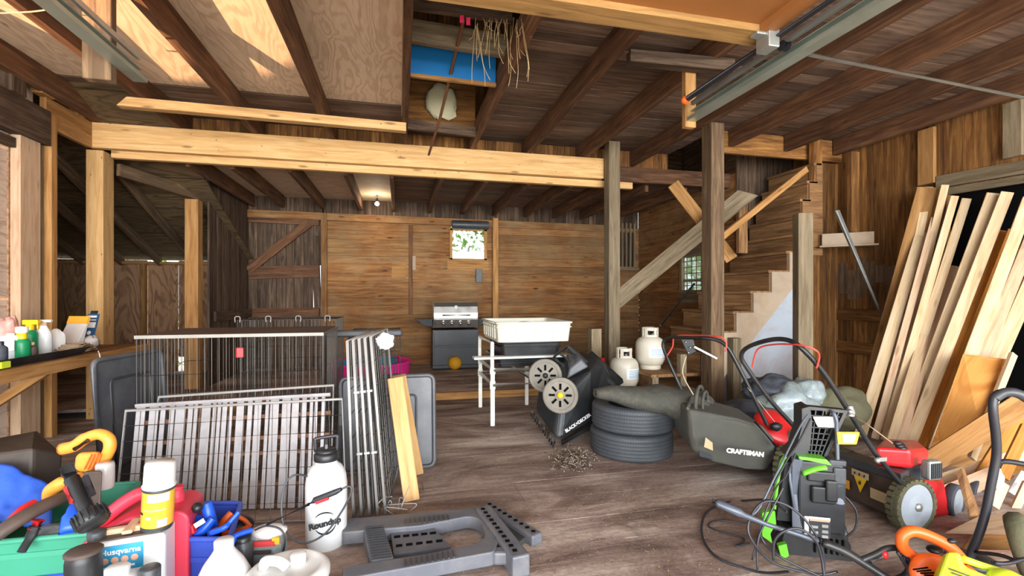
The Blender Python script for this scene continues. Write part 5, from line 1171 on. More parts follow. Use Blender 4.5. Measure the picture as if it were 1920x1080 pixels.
rope_('hose_loop', [Wp(1450, 1050, 1.95), Wp(1452, 1015, 1.95), Wp(1472, 995, 1.94), Wp(1500, 992, 1.94), Wp(1528, 1012, 1.93), Wp(1540, 1045, 1.93), Wp(1545, 1078, 1.92)], .0055, 'hose', hz)
rope_('hose_loop', [Wp(1424, 1000, 2.06), Wp(1435, 1020, 2.05), Wp(1465, 1045, 2.0), Wp(1510, 1068, 1.98), Wp(1560, 1090, 1.95)], .005, 'hose', hz)
rope_('hose_loop', [fl_(1405, 1018), fl_(1380, 1024), fl_(1395, 1010), fl_(1348, 996), fl_(1328, 985), fl_(1345, 976), fl_(1400, 980)], .004, 'hose', hz)
rope_('hose_loop', [Wp(1450, 910, 2.1), Wp(1478, 858, 2.15), Wp(1498, 828, 2.2), Wp(1520, 785, 2.25)], .0045, 'hose', hz)
rope_('hose_loop', [Wp(1410, 1050, 2.02), Wp(1430, 975, 2.04), Wp(1455, 915, 2.08), Wp(1475, 890, 2.12), Wp(1492, 850, 2.16)], .0035, 'hose', hz)
rope_('hose_loop', [Wp(1405, 970, 2.05), Wp(1425, 950, 2.06), Wp(1455, 890, 2.1), Wp(1500, 800, 2.2), Wp(1515, 778, 2.23)], .0045, 'gun', hz)
rope_('hose_loop', [Wp(1420, 1070, 2.0), Wp(1422, 1010, 2.02), Wp(1445, 960, 2.04), Wp(1468, 915, 2.06)], .0045, 'hose', hz)
rope_('hose_loop', [Wp(1590, 1000, 2.1), Wp(1640, 990, 2.3), fl_(1600, 1010)], .004, 'hose', hz) if False else None
# spray gun
sg = thing('spray_gun', 'grey and black pressure washer spray gun lying across the hose loops', 'spray gun', Wp(1540, 1020, 1.98))
b = MB(); P = Pz([(1336, 939, 2.02), (1345, 943, 2.015), (1385, 961, 2.0), (1395, 966, 2.0), (1440, 984, 1.99), (1500, 1003, 1.96), (1545, 1018, 1.94)]); b.tube(P, [.012, .017, .018, .012, .0095, .0095, .013], 12); b.build('barrel', m['gun'], sg, world=True)
b = MB(); b.tube(cr(Pz([(1535, 1014, 1.94), (1580, 1032, 1.92), (1620, 1056, 1.9), (1665, 1085, 1.88)]), 5), [.02]*16, 10, flat=.8); b.build('body', m['black'], sg, world=True)
b = MB(); b.tube(cr(Pz([(1610, 1052, 1.9), (1640, 1040, 1.9), (1665, 1028, 1.9), (1690, 1030, 1.9), (1704, 1048, 1.9), (1700, 1075, 1.9), (1670, 1090, 1.9)]), 5), .012, 10); b.build('trigger_guard', m['black'], sg, world=True)
b = MB(); b.tube(Pz([(1632, 1052, 1.895), (1655, 1042, 1.895)]), .012, 8); b.build('trigger', m['galv'], sg, world=True)
b = MB(); b.ball(Wp(1659, 1040, 1.89), (.012, .012, .016)); b.build('lock_button', m['red'], sg, world=True, label='red trigger lock')
# ---- orange blower and lime tool at the bottom right
ob = thing('leaf_blower', 'orange leaf blower with loop handle at the bottom right', 'blower', Wp(1760, 1100, 1.85))
b = MB(); b.tube(cr(Pz([(1806, 1052, 1.84), (1782, 1026, 1.84), (1745, 1006, 1.85), (1712, 996, 1.86), (1693, 1004, 1.86), (1692, 1024, 1.86), (1708, 1040, 1.86), (1735, 1056, 1.86), (1770, 1058, 1.86)]), 6), .021, 12); b.build('handle', m['orangep'], ob, world=True)
b = MB(); b.ball(Wp(1776, 1092, 1.9), (.14, .1, .09), 24, 16); bo = b.build('housing', m['orangep'], ob, world=True)
b = MB(); b.lathe([(.075, 0), (.078, .02), (.06, .03), (.001, .03)], 24, T(*Wp(1748, 1078, 1.8)) @ RZ(-30) @ RX(72)); b.build('fan_cover', m['orangep'], ob, world=True)
b = MB()
for k in range(7): b.board(Wp(1712+k*7, 1072+k*3.4-4, 1.765), Wp(1740+k*6, 1064+k*5, 1.765), .004, .004)
b.build('air_slot', m['dark'], bo, world=True)
b = MB(); b.ball(Wp(1752, 1030, 1.9), (.03, .025, .015)); b.build('trigger', m['black'], ob, world=True); b = MB(); b.ball(Wp(1785, 1014, 1.83), (.02, .012, .01)); b.build('switch', m['black'], ob, world=True)
b = MB()
for k in range(9): b.tube(cr(Pz([(1680+k*4, 1032+k*3, 1.86), (1690+k*4, 1045+(k % 3)*8, 1.85), (1700+k*3, 1060+k*2, 1.86)]), 4), .006, 6)
b.build('motor_wire', m['hose'], ob, world=True)
lt = thing('lime_tool', 'lime yellow garden tool with carry handle at the bottom right corner', 'tool', Wp(1830, 1100, 1.66))
b = MB(); b.hexa(Pz([(1752, 1100, 1.68), (1776, 1034, 1.68), (1800, 1036, 1.66), (1808, 1062, 1.64), (1858, 1082, 1.6), (1870, 1110, 1.6)]), Pz([(1740, 1100, 1.78), (1768, 1038, 1.76), (1796, 1038, 1.74), (1806, 1062, 1.72), (1850, 1080, 1.68), (1860, 1110, 1.68)])); b.build('housing', m['lime'], lt, world=True, bev=.012, bseg=3)
b = MB(); b.tube(cr(Pz([(1796, 1044, 1.68), (1840, 1060, 1.66), (1890, 1076, 1.64), (1925, 1090, 1.62)]), 4), .012, 12); b.build('handle', m['lime'], lt, world=True)
b = MB(); b.ball(Wp(1888, 1092, 1.6), (.055, .05, .04), 18, 12); b.build('knob_housing', m['lime'], lt, world=True)
b = MB()
for k in range(2): b.board(Wp(1778+k*6, 1066+k*8, 1.655), Wp(1850+k*4, 1092+k*6, 1.59), .004, .004)
b.build('panel_groove', m['olive'], lt, world=True)
# black handled tiller
tl = thing('garden_tiller', 'tall black tubular handle of a garden machine at the right edge', 'garden machine', onZ(1815, 1060))
b = MB(); b.tube(cr(Pz([(1930, 752, 2.02), (1905, 738, 2.03), (1880, 736, 2.04), (1864, 746, 2.05), (1862, 772, 2.05), (1867, 815, 2.06), (1868, 855, 2.07), (1858, 910, 2.08), (1848, 960, 2.09), (1836, 1000, 2.1), (1818, 1045, 2.12)]), 6), .0165, 12); b.build('handle', m['hose'], tl, world=True)
b = MB(); b.tube(cr(Pz([(1866, 872, 2.08), (1885, 865, 2.06), (1930, 872, 2.02)]), 5), .011, 10); b.build('cross_handle', m['hose'], tl, world=True)
b = MB(); b.tube(cr(Pz([(1930, 748, 2.01), (1905, 737, 2.02), (1884, 736, 2.035), (1866, 746, 2.048)]), 5), .0195, 12); b.build('grip', m['dkgrey'], tl, world=True)
b = MB(); b.lathe([(.001, -.03), (.12, -.03), (.135, -.01), (.135, .02), (.12, .04), (.001, .04)], 32, T(*Wp(1918, 1025, 2.0)) @ RZ(30) @ RX(75)); b.build('wheel_guard', m['olive'], tl, world=True)
b = MB(); b.tube(cr(Pz([(1828, 1036, 2.1), (1870, 1040, 2.0), (1900, 1050, 1.95), (1930, 1070, 1.9)]), 5), .008, 8); b.tube(cr(Pz([(1860, 1055, 1.95), (1890, 1056, 1.93), (1930, 1045, 1.9)]), 5), .008, 8); b.build('cable', m['hose'], tl, world=True)
b = MB(); b.ball(onZ(1822, 1050, .02), (.1, .1, .03), 14, 8); b.build('foot', m['dkgrey'], tl, world=True)
# ================================================================ LEFT SIDE
# bench shelf along the left wall
sh = thing('wall_shelf', 'rough wooden work shelf along the left wall carrying bottles', 'shelf', (-2.7, 4.2, .74))
b = MB(); b.board((-2.52, 2.6, .775), (-2.5, 5.25, .775), .22, .035); b.board((-2.78, 2.6, .775), (-2.76, 5.25, .775), .28, .035); b.build('shelf_board', m['step'], sh, world=True)
b = MB(); b.board((-2.415, 2.6, .745), (-2.39, 5.3, .745), .03, .085); b.build('front_edge', m['gold'], sh, world=True)
for y in (3.3, 4.15):
    b = MB(); b.board((-3.06, y, .3), (-2.5, y, .71), .05, .06); b.build('bracket', m['gold'], sh, world=True)
SZ = .793
def onS(px, x, z=None):                                  # point on the shelf at photo column px, distance x from the barn's axis
    p = onX(px, 700, x); p.z = SZ if z is None else z; return p
tr = thing('black_tray', 'long shallow black tray at the front of the shelf', 'tray', onS(90, -2.5))
P0, P1 = V(-2.44, 3.45, SZ), V(-2.44, 4.42, SZ)
b = MB(); b.hexa([P0, P1, P1+V(-.3, 0, 0), P0+V(-.3, 0, 0)], [P0+V(0, 0, .004), P1+V(0, 0, .004), P1+V(-.3, 0, .004), P0+V(-.3, 0, .004)]); b.build('base', m['black'], tr, world=True)
b = MB()
for p, q in ((P0, P1+V(0, .07, 0)), (P0+V(-.3, 0, 0), P1+V(-.3, .07, 0))): b.hexa([p, P1 if q.x > -2.5 else P1+V(-.3, 0, 0), (P1 if q.x > -2.5 else P1+V(-.3, 0, 0))+V(-.006, 0, 0), p+V(-.006, 0, 0)], [p+V(.02, 0, .055), q+V(.02, 0, .055), q+V(.014, 0, .055), p+V(.014, 0, .055)])
b.build('side', m['black'], tr, world=True)
def bottle(nm, lab, p, r, h, mat, capmat, cat='bottle', rz=0, sx=1., sy=1., shoulder=.7, neck=.4, capk='cap', caph=.15, extra=None):
    t = thing(nm, lab, cat, p, rz)
    b = MB(); b.lathe([(r*.85, 0), (r, h*.04), (r, h*shoulder), (r*.92, h*(shoulder+.06)), (r*neck, h*(1-caph*.9)), (r*neck, h*(1-caph*.4)), (.001, h*(1-caph*.4))], 24, sx=sx, sy=sy); b.build('body', m[mat], t)
    b = MB(); b.lathe([(r*neck*1.18, h*(1-caph)), (r*neck*1.2, h*.985), (r*neck*1.05, h), (.001, h)], 18, sx=sx if sx < 1 else 1, sy=sy if sy < 1 else 1); b.build(capk, m[capmat], t)
    return t
def trigger(t, h, r, mat):
    b = MB(); b.box((.01, 0, h+.02), (r*2.4, r*.9, .035)); b.box((-.0, 0, h+.0), (r*1.0, r*.8, .04)); b.box((r*1.25, 0, h-.01), (.01, r*.5, .045)); b.build('trigger_head', m[mat], t, bev=.006)
def onT(px, x): return onS(px, x, SZ+.005)
t = bottle('spray_bottle', 'green bottle with yellow shoulders standing in the black tray', onT(41, -2.52), .045, .21, 'teal', 'yel', shoulder=.62, neck=.5, caph=.25)
b = MB(); b.lathe([(.03, .2), (.034, .21), (.034, .24), (.0, .245)], 16); b.build('dial_cap', m['label'], t)
t = bottle('spray_bottle', 'green bottle with tall yellow trigger behind the front bottle', onT(56, -2.64), .045, .24, 'teal', 'yel', shoulder=.7, neck=.45); trigger(t, .24, .04, 'yel')
t = bottle('white_bottle', 'tall white trigger bottle in the middle of the shelf', onT(81, -2.6), .055, .27, 'milk', 'pink', shoulder=.6, neck=.36, sy=.7); b = MB(); b.box((0, 0, .265), (.11, .03, .02)); b.build('trigger_head', m['white'], t, bev=.005)
t = bottle('white_bottle', 'white rectangular bottle with printed label left of the green bottle', onT(20, -2.58), .06, .2, 'milk', 'white', shoulder=.85, neck=.3, caph=.08); b = MB(); b.box((.03, -.052, .12), (.05, .02, .07), RZ(15)); b.build('label', m['galv'], t)
t = bottle('dark_bottle', 'dark bottle with tan cap right of the green bottles', onT(60, -2.5), .03, .13, 'brownold', 'tan')
t = bottle('dark_bottle', 'dark bottle with yellow base at the left photo edge', onT(1, -2.5), .035, .16, 'film', 'black')
b = MB(); b.box((0, 0, .02), (.07, .07, .04)); b.xf(T(*onT(-1, -2.44))); tag(b.build('yellow_lid', m['lime']), 'lime yellow lid at the left photo edge on the tray', 'lid')
b = MB(); b.ball((0, 0, .13), (.1, .1, .16), 20, 14, nz=.4, nf=3, seed=4); b.xf(T(*onT(8, -2.78))); tag(b.build('pink_packet', m['pinkbag']), 'crumpled pink and white packet at the left end of the shelf', 'packet')
b = MB(); b.ball((0, 0, .09), (.06, .05, .1), 14, 10, nz=.2, nf=3, seed=5); b.xf(T(*onT(106, -2.64))); tag(b.build('white_packet', m['label']), 'small white packet right of the white trigger bottle', 'packet')
bp_ = thing('seed_packet', 'grey plastic packet with orange header propped against the shelf post', 'packet', M=axM(onT(127, -2.72), V(cs*.9, -sn-.1, .0), V(.1, .2, 1)))
b = MB(); b.hexa([V(-.1, -.03, 0), V(.1, -.03, 0), V(.1, .03, 0), V(-.1, .03, 0)], [V(-.05, -.004, .26), V(.14, -.004, .26), V(.14, .004, .26), V(-.05, .004, .26)]); b.build('bag', m['clear'], bp_, bev=.012)
b = MB(); b.hexa([V(-.057, -.012, .22), V(.135, -.012, .22), V(.135, .01, .22), V(-.057, .01, .22)], [V(-.05, -.01, .285), V(.142, -.01, .285), V(.142, .008, .285), V(-.05, .008, .285)]); b.build('header', m['can'], bp_)
cd = thing('hook_card', 'dark blue product card with hang tab right of the grey packet', 'card', M=axM(onT(165, -2.66)+V(0, 0, .09), V(cs, -sn, .0), V(.2, .25, 1)))
b = MB(); b.box((0, 0, .11), (.105, .004, .2)); b.build('card', m['navy'], cd)
b = MB(); b.box((0, 0, .225), (.06, .006, .03)); b.build('hang_tab', m['black'], cd)
b = MB(); b.box((-.005, -.004, .185), (.08, .003, .018)); b.box((-.005, -.004, .155), (.085, .003, .009)); b.box((0, -.004, .11), (.08, .003, .05)); b.ball((0, -.004, .04), (.018, .003, .018), 12, 8); b.build('print', m['label'], cd)
b = MB(); rr = random.Random(6)
for k in range(9):
    c_ = onT(140, -2.56)+V(rr.uniform(-.02, .02), rr.uniform(-.02, .02), .012+k*.006); r_ = .13-k*.006
    b.tube([c_+V(r_*.8*math.cos(a*.4488), r_*1.3*math.sin(a*.4488), rr.uniform(-.004, .004)) for a in range(14)], .007, 6, closed=True)
tag(b.build('cord_coil', m['rope']), 'flat coil of tan cord lying at the right end of the tray', 'cord')
b = MB(); b.ball((0, 0, .05), (.06, .07, .06), 14, 10, nz=.35, nf=3, seed=8); b.xf(T(*onT(170, -2.6))); tag(b.build('clear_packet', m['clear']), 'crumpled clear packet behind the cord coil by the card', 'packet')
b = MB(); b.tube(cr([onS(184, -2.4, .8), onS(187, -2.37, .77), onS(188, -2.37, .72)], 4), .004, 6); tag(b.build('string_end', m['label']), 'white string tied over the right end of the shelf edge', 'string')
# things low at the left: dark lid, tarp, totes
b = MB(); b.hexa(Pz([(-30, 925, 2.2), (60, 925, 2.25), (112, 912, 2.4), (112, 880, 2.8), (-30, 880, 2.8)]), Pz([(-30, 852, 2.25), (62, 838, 2.3), (118, 850, 2.45), (70, 806, 2.85), (-30, 826, 2.85)]))
tag(b.build('tote_lid', m['lidbrown'], bev=.015), 'big dark brown plastic lid behind the blue tarp', 'lid')
b = MB()
def tarp(a, c):
    p = Wp(-40+138*a, 985-112*c+(46*a*a*c), 2.04+.16*c); return p+V(0, 0, .03*mnoise.noise(p*7)+.012*mnoise.noise(p*22))
b.grid(22, 16, tarp); tag(b.build('blue_tarp', m['tarp'], solid=.01), 'crumpled blue tarp behind the green tote at the left', 'tarp')
def openbin(nm, lab, q, z0, z1, mat, tp=.9, cat='tote'):
    """q: four rim corners (x,y) front-left, front-right, back-right, back-left"""
    t = thing(nm, lab, cat, (q[0].x, q[0].y, z0)); c = sum(q, Vector())/4
    rim = [V(p.x, p.y, z1) for p in q]; cc = V(c.x, c.y, 0)
    low_ = [V(c.x+(p.x-c.x)*tp, c.y+(p.y-c.y)*tp, z0) for p in q]; inn = [V(c.x+(p.x-c.x)*.96, c.y+(p.y-c.y)*.96, z1) for p in q]; inl = [V(c.x+(p.x-c.x)*(tp-.03), c.y+(p.y-c.y)*(tp-.03), z0+.015) for p in q]
    vs = low_+rim+inn+inl; fs = [(3, 2, 1, 0), (12, 13, 14, 15)]
    for k in range(3): fs += [(k*4+i, k*4+(i+1) % 4, k*4+4+(i+1) % 4, k*4+4+i) for i in range(4)]
    b = MB(); b.add(vs, fs); b.build('body', m[mat], t, world=True, bev=.012)
    b = MB(); b.tube(rpoly3(rim, .03), .012, 8, closed=True); b.build('rim', m[mat], t, world=True)
    b = MB(); b.board(low_[0].lerp(rim[0], .6), low_[1].lerp(rim[1], .6), .012, .02); b.build('ridge', m[mat], t, world=True)
    return t
def rpoly3(pts, r):
    z = pts[0].z; return [V(x, y, z) for x, y in rpoly([(p.x, p.y) for p in pts], r)]
gz = .3
q = [onZ(-60, 1022, gz), onZ(205, 998, gz), onZ(262, 905, gz), onZ(20, 922, gz)]
openbin('green_tote', 'green plastic tote full of tools at the lower left', q, .14, gz, 'bin')
q2 = [onZ(-60, 1060, .2), onZ(150, 1048, .2), onZ(200, 985, .2), onZ(-20, 995, .2)]
bb = MB(); lo = [V(p.x, p.y, .0) for p in q2]; hi = [V(p.x, p.y, .14) for p in q2]; bb.hexa(lo, hi)
tag(bb.build('blue_tote', m['blue'], bev=.015), 'blue plastic tote under the green one at the lower left', 'tote')
# long tools in the green tote
b = MB(); b.tube(cr(Pz([(-20, 1012, 1.78), (35, 975, 1.85), (90, 945, 1.95), (130, 930, 2.05), (150, 922, 2.12)]), 6), [.035]*4+[.036]*21, 12, flat=.7); o = tag(b.build('tool_sheath', m['brownold']), 'long brown black tool sheath lying across the green tote', 'sheath')
b = MB(); b.tube(cr(Pz([(12, 990, 1.9), (40, 960, 1.95), (65, 945, 2.0)]), 5), .022, 10); tag(b.build('red_saw_handle', m['redeng']), 'red handle beside the long sheath in the green tote', 'handle')
b = MB(); b.tube(cr(Pz([(66, 985, 1.86), (58, 1005, 1.84), (40, 1035, 1.8)]), 5), [.02]*6+[.016]*5, 10, flat=.6); hk = tag(b.build('pruning_saw', m['black']), 'dark curved tool hanging over the front of the green tote', 'tool')
b = MB(); b.tube(Pz([(72, 975, 1.87), (64, 992, 1.86)]), .022, 10); b.build('collar', m['red'], hk, world=True)
b = MB(); b.ball(Wp(100, 1000, 1.95), (.1, .08, .03), 14, 8, nz=.4, nf=3, seed=3); tag(b.build('blue_cloth', m['sack']), 'pale bluish plastic scrap inside the green tote', 'scrap')
b = MB(); b.tube(cr(Pz([(128, 1000, 1.86), (135, 960, 1.9), (142, 945, 1.95)]), 5), [.03]*5+[.02]*6, 10, flat=.5); tag(b.build('blue_scoop', m['bluet']), 'bright blue scoop standing in the green tote beside the black torch', 'handle')
# black torch with a ribbed head
tc = thing('black_torch', 'black tube torch with ribbed head leaning over the red can', 'torch', Wp(185, 970, 1.72))
A, B = Wp(124, 876, 1.78), Wp(166, 962, 1.72); d = (B-A).normalized()
b = MB(); b.tube([A, A.lerp(B, .25), A.lerp(B, .26), B], [.021, .021, .024, .024], 16); b.build('tube', m['black'], tc, world=True)
M = T(*B) @ d.to_track_quat('Z', 'Y').to_matrix().to_4x4()
b = MB(); b.lathe([(.03, -.01), (.045, .0), (.05, .03), (.045, .05), (.001, .05)], 28, M)
for k in range(18): b.box(M @ V(.05*math.cos(k*.349), .05*math.sin(k*.349), .02), (.006, .006, .045), (M.to_3x3() @ Matrix.Rotation(k*.349, 3, 'Z')).to_4x4())
b.build('ribbed_head', m['black'], tc, world=True)
b = MB(); b.tube([A.lerp(B, .35)+V(.035, -.0, .02), A.lerp(B, .75)+V(.03, 0, .02)], .012, 8); b.build('clip', m['hose'], tc, world=True)
b = MB(); b.tube([A.lerp(B, .42)+V(-.022, -.01, 0), A.lerp(B, .72)+V(-.022, -.01, 0)], .012, 8); b.build('switch', m['redl'], tc, world=True, label='pinkish red switch strip')
b = MB(); b.hexa(Pz([(150, 1000, 1.98), (186, 992, 1.96), (186, 985, 2.06), (152, 990, 2.08)]), Pz([(156, 884, 1.98), (192, 882, 1.96), (192, 882, 2.06), (160, 882, 2.08)])); tag(b.build('brown_case', m['brownold'], bev=.01), 'brown upright case behind the black torch', 'case')
# orange blower in the green tote
ol = thing('leaf_blower', 'amber orange leaf blower with loop handle in the green tote', 'blower', Wp(160, 940, 2.1))
b = MB(); b.tube(cr(Pz([(116, 842, 2.12), (140, 836, 2.12), (160, 822, 2.12), (185, 814, 2.12), (203, 822, 2.12), (206, 840, 2.12), (196, 862, 2.12), (184, 888, 2.12)]), 6), [.026]*13+[.024]*30, 14); b.build('handle', m['amber'], ol, world=True)
b = MB(); b.hexa(Pz([(138, 884, 2.08), (180, 888, 2.08), (186, 880, 2.2), (145, 878, 2.2)]), Pz([(142, 848, 2.08), (192, 846, 2.08), (196, 846, 2.2), (148, 848, 2.2)])); hs_ = b.build('housing', m['amber'], ol, world=True, bev=.025, bseg=4)
b = MB()
for k in range(4): b.board(Wp(158+k*7, 880, 2.07), Wp(172+k*6, 852, 2.07), .005, .005)
b.build('air_slot', m['orangep'], hs_, world=True)
b = MB(); b.tube(Pz([(140, 842, 2.09), (165, 826, 2.09)]), .01, 8); b.build('trigger', m['hose'], ol, world=True)
b = MB(); b.tube(cr(Pz([(150, 893, 2.1), (122, 903, 2.1), (98, 918, 2.1), (95, 932, 2.1)]), 5), [.02]*6+[.03]*10, 12); b.build('nozzle', m['amber'], ol, world=True)
b = MB(); b.lathe([(.03, 0), (.034, .01), (.034, .1), (.03, .11), (.001, .11)], 18, T(*Wp(197, 915, 2.06))); b.build('cord_socket', m['clear'], ol, world=True)
# red fuel can
FW = V(sn, cs, 0)
rc = thing('fuel_can', 'red plastic fuel can behind the white oil jug', 'fuel can', M=face_cam(onZ(250, 1130, 0)+FW*.1, 20))
b = MB(); b.prism(rpoly([(-.21, 0), (.165, 0), (.165, .335), (.13, .36), (-.04, .36), (-.21, .27)], .03), .24, T(0, .12, 0) @ RX(90)); b.build('body', m['gasred'], rc, bev=.028, bseg=4)
b = MB(); b.tube(cr([V(-.2, 0, .27), V(-.15, 0, .335), (-.08, 0, .39), (-.02, 0, .41), V(.04, 0, .37)], 6), .028, 12); b.build('handle', m['gasred'], rc)
b = MB(); b.tube(cr([V(.09, 0, .34), V(.09, 0, .39), V(.095, 0, .425)], 4), [.03]*5+[.022]*4, 14); b.build('spout', m['gasred'], rc)
b = MB(); P = [V(x, -.119, z) for x, z in ((.07, .3), (.115, .3), (.115, .17), (.07, .17))]; b.tube(P, .005, 6, closed=True); b.build('embossed_panel', m['redl'], rc)
# white oil jug with blue label
oj = thing('oil_jug', 'square white jug with blue label and dark cap in front of the red can', 'jug', M=face_cam(onZ(218, 1182, 0)+FW*.075, 22))
JH = .335
b = MB(); b.prism(rpoly([(-.135, 0), (.125, 0), (.125, JH), (-.135, JH)], .02), .15, T(0, .075, 0) @ RX(90)); jb = b.build('body', m['milk'], oj, bev=.02, bseg=3)
b = MB(); b.box((-.005, 0, JH+.003), (.23, .12, .008)); b.build('dusty_top', m['brownold'], oj, bev=.003)
b = MB(); b.board((-.09, -.01, JH+.015), (.07, -.01, JH+.015), .03, .022); b.board((0, -.06, JH+.02), (0, .06, JH+.02), .035, .014); b.build('handle_ridge', m['pink'], oj, bev=.006)
b = MB(); b.lathe([(.028, 0), (.029, .03), (.023, .036), (.001, .036)], 18, T(-.1, -.03, JH)); b.build('cap', m['dkgrey'], oj)
b = MB(); b.box((-.018, -.0765, JH-.062), (.15, .003, .095)); lb2 = b.build('label', m['lblue'], oj, label='blue label')
text('lettering', 'Husqvarna', T(-.012, -.079, JH-.037) @ RX(90), .029, m['label'], lb2, world=False, bold=.0005)
b = MB()
for k in range(4): b.ball((-.06+k*.03, -.0785, JH-.068), (.012, .0015, .012), 14, 8)
b.build('label_circle', m['peach'], lb2)
b = MB()
for k in range(3): b.box((-.065+k*.04, -.0785, JH-.094), (.032, .001, .007))
b.build('label_text', m['label'], lb2)
b = MB(); b.lathe([(.02, 0), (.02, .003)], 20, T(.085, -.075, JH-.155) @ RX(90)); b.build('hazard_mark', m['redl'], jb); b = MB(); b.lathe([(.016, 0), (.016, .005)], 20, T(.085, -.075, JH-.155) @ RX(90)); b.build('hazard_symbol', m['label'], jb)
# spray can on the jug
SC_ = oj.matrix_basis @ T(.082, -.01, JH+.004) @ RZ(-22) @ Matrix.Rotation(math.radians(4), 4, V(sn, cs, 0)) @ Matrix.Scale(1.14, 4)
cn = thing('spray_can', 'yellow spray can with white cap standing on the white jug', 'spray can', M=SC_)
b = MB(); b.lathe([(.044, 0), (.047, .006), (.047, .017)], 30); b.build('base_rim', m['dkgrey'], cn); b = MB(); b.lathe([(.047, .135), (.05, .14), (.045, .147), (.001, .147)], 30); b.build('metal_rim', m['dkgrey'], cn)
b = MB(); b.lathe([(.047, .017), (.047, .135)], 32); cb2 = b.build('body', m['can'], cn)
b = MB(); b.lathe([(.049, .145), (.05, .15), (.046, .155), (.045, .22), (.042, .228), (.001, .23)], 30); b.build('cap', m['white'], cn)
def cyl(a0, a1, z0, z1, r, par, mt, nm):
    b = MB(); b.grid(12, 1, lambda a, c: V(r*math.cos(math.radians(a0+(a1-a0)*a)), r*math.sin(math.radians(a0+(a1-a0)*a)), z0+(z1-z0)*c)); return b.build(nm, m[mt], par)
cyl(265, 345, .105, .133, .0476, cb2, 'label', 'white_band'); cyl(305, 340, .02, .045, .0476, cb2, 'label', 'barcode'); cyl(262, 282, .048, .056, .0476, cb2, 'label', 'emblem'); cyl(215, 248, .06, .068, .0476, cb2, 'ink', 'print'); cyl(255, 335, .075, .08, .0476, cb2, 'peach', 'print')
# small bottles right at the bottom edge
bottle('oil_bottle', 'black plastic oil bottle at the bottom left in front of the jug', Wp(157, 1225, 1.66), .052, .365, 'black', 'brownold', shoulder=.9, neck=.88, caph=.035)
bottle('oil_bottle', 'small black capped bottle in front of the red can', Wp(281, 1222, 1.67), .036, .3, 'black', 'dkgrey', shoulder=.78, neck=.75, caph=.15)
bottle('white_bottle', 'white bottle with wide white cap at the bottom edge before the jug', Wp(220, 1225, 1.66), .056, .305, 'milk', 'white', shoulder=.82, neck=.55, caph=.11)
# blue tool box with tools
q = [onZ(320, 1060, .24), onZ(432, 1042, .22), onZ(470, 985, .22), onZ(330, 990, .24)]
q = [Wp(318, 1035, 2.0), Wp(430, 1006, 2.0), Wp(452, 985, 2.35), Wp(330, 1000, 2.35)]
q = [V(p.x, p.y, 0) for p in q]
openbin('blue_bin', 'blue plastic bin of garden tools beside the red can', q, .0, .225, 'blue', tp=.86, cat='bin')
ht = thing('hedge_trimmer', 'blue and red hand tool lying in the blue bin', 'tool', Wp(375, 985, 2.1))
b = MB(); b.tube(cr(Pz([(338, 1022, 2.05), (362, 1008, 2.05), (385, 990, 2.06), (400, 972, 2.08)]), 5), [.018]*5+[.03]*11, 12, flat=.7); b.build('body', m['bluet'], ht, world=True)
b = MB(); b.tube(cr(Pz([(398, 990, 2.08), (392, 962, 2.1), (386, 943, 2.1)]), 4), .024, 12); b.tube(Pz([(372, 975, 2.08), (342, 955, 2.1)]), .022, 12); b.build('grip', m['bluet'], ht, world=True)
b = MB(); b.ball(Wp(370, 952, 2.05), .022, 14, 10); b.build('knob', m['black'], ht, world=True)
b = MB(); b.board(Wp(330, 1000, 2.02), Wp(366, 990, 2.03), .03, .04); b.build('battery', m['red'], ht, world=True, bev=.006, label='red battery block')
b = MB(); b.board(Wp(366, 986, 2.02), Wp(382, 976, 2.02), .01, .02); b.build('sticker', m['label'], ht, world=True)
b = MB()
for k in range(3): b.tube(cr(Pz([(312+k*6, 950-k*2, 2.05), (332+k*5, 962-k*3, 2.05), (344+k*4, 984-k*4, 2.05)]), 5), .009, 8)
tag(b.build('metal_hoop', m['hose']), 'black and silver curved hoops beside the red can spout', 'hoop')
sh2 = thing('garden_shears', 'blue handled shears sticking out of the blue bin', 'shears', Wp(430, 1000, 2.0))
b = MB(); b.tube(cr(Pz([(392, 1000, 1.98), (420, 990, 1.98), (432, 978, 2.0), (448, 960, 2.02)]), 5), [.012]*8+[.009]*8, 10); b.build('handle', m['bluet'], sh2, world=True)
b = MB(); b.tube(cr(Pz([(428, 1030, 1.95), (438, 1008, 1.95), (452, 1000, 1.97), (472, 994, 2.0)]), 5), [.018]*6+[.011]*10, 10); b.build('handle', m['bluet'], sh2, world=True)
ot = thing('hedge_cutter', 'orange and black power tool behind the blue bin', 'tool', Wp(430, 985, 2.3))
b = MB(); b.ball(Wp(438, 986, 2.3), (.09, .07, .05), 20, 14); b.build('housing', m['black'], ot, world=True)
b = MB(); b.tube(cr(Pz([(395, 998, 2.22), (412, 992, 2.22), (422, 975, 2.22), (434, 962, 2.24)]), 5), .016, 10); b.tube(cr(Pz([(420, 1002, 2.2), (446, 998, 2.2), (468, 990, 2.22)]), 5), .018, 10); b.tube(cr(Pz([(440, 966, 2.24), (458, 975, 2.26), (470, 988, 2.26)]), 5), .01, 8); b.build('trim', m['orangep'], ot, world=True, label='orange trim and handle')
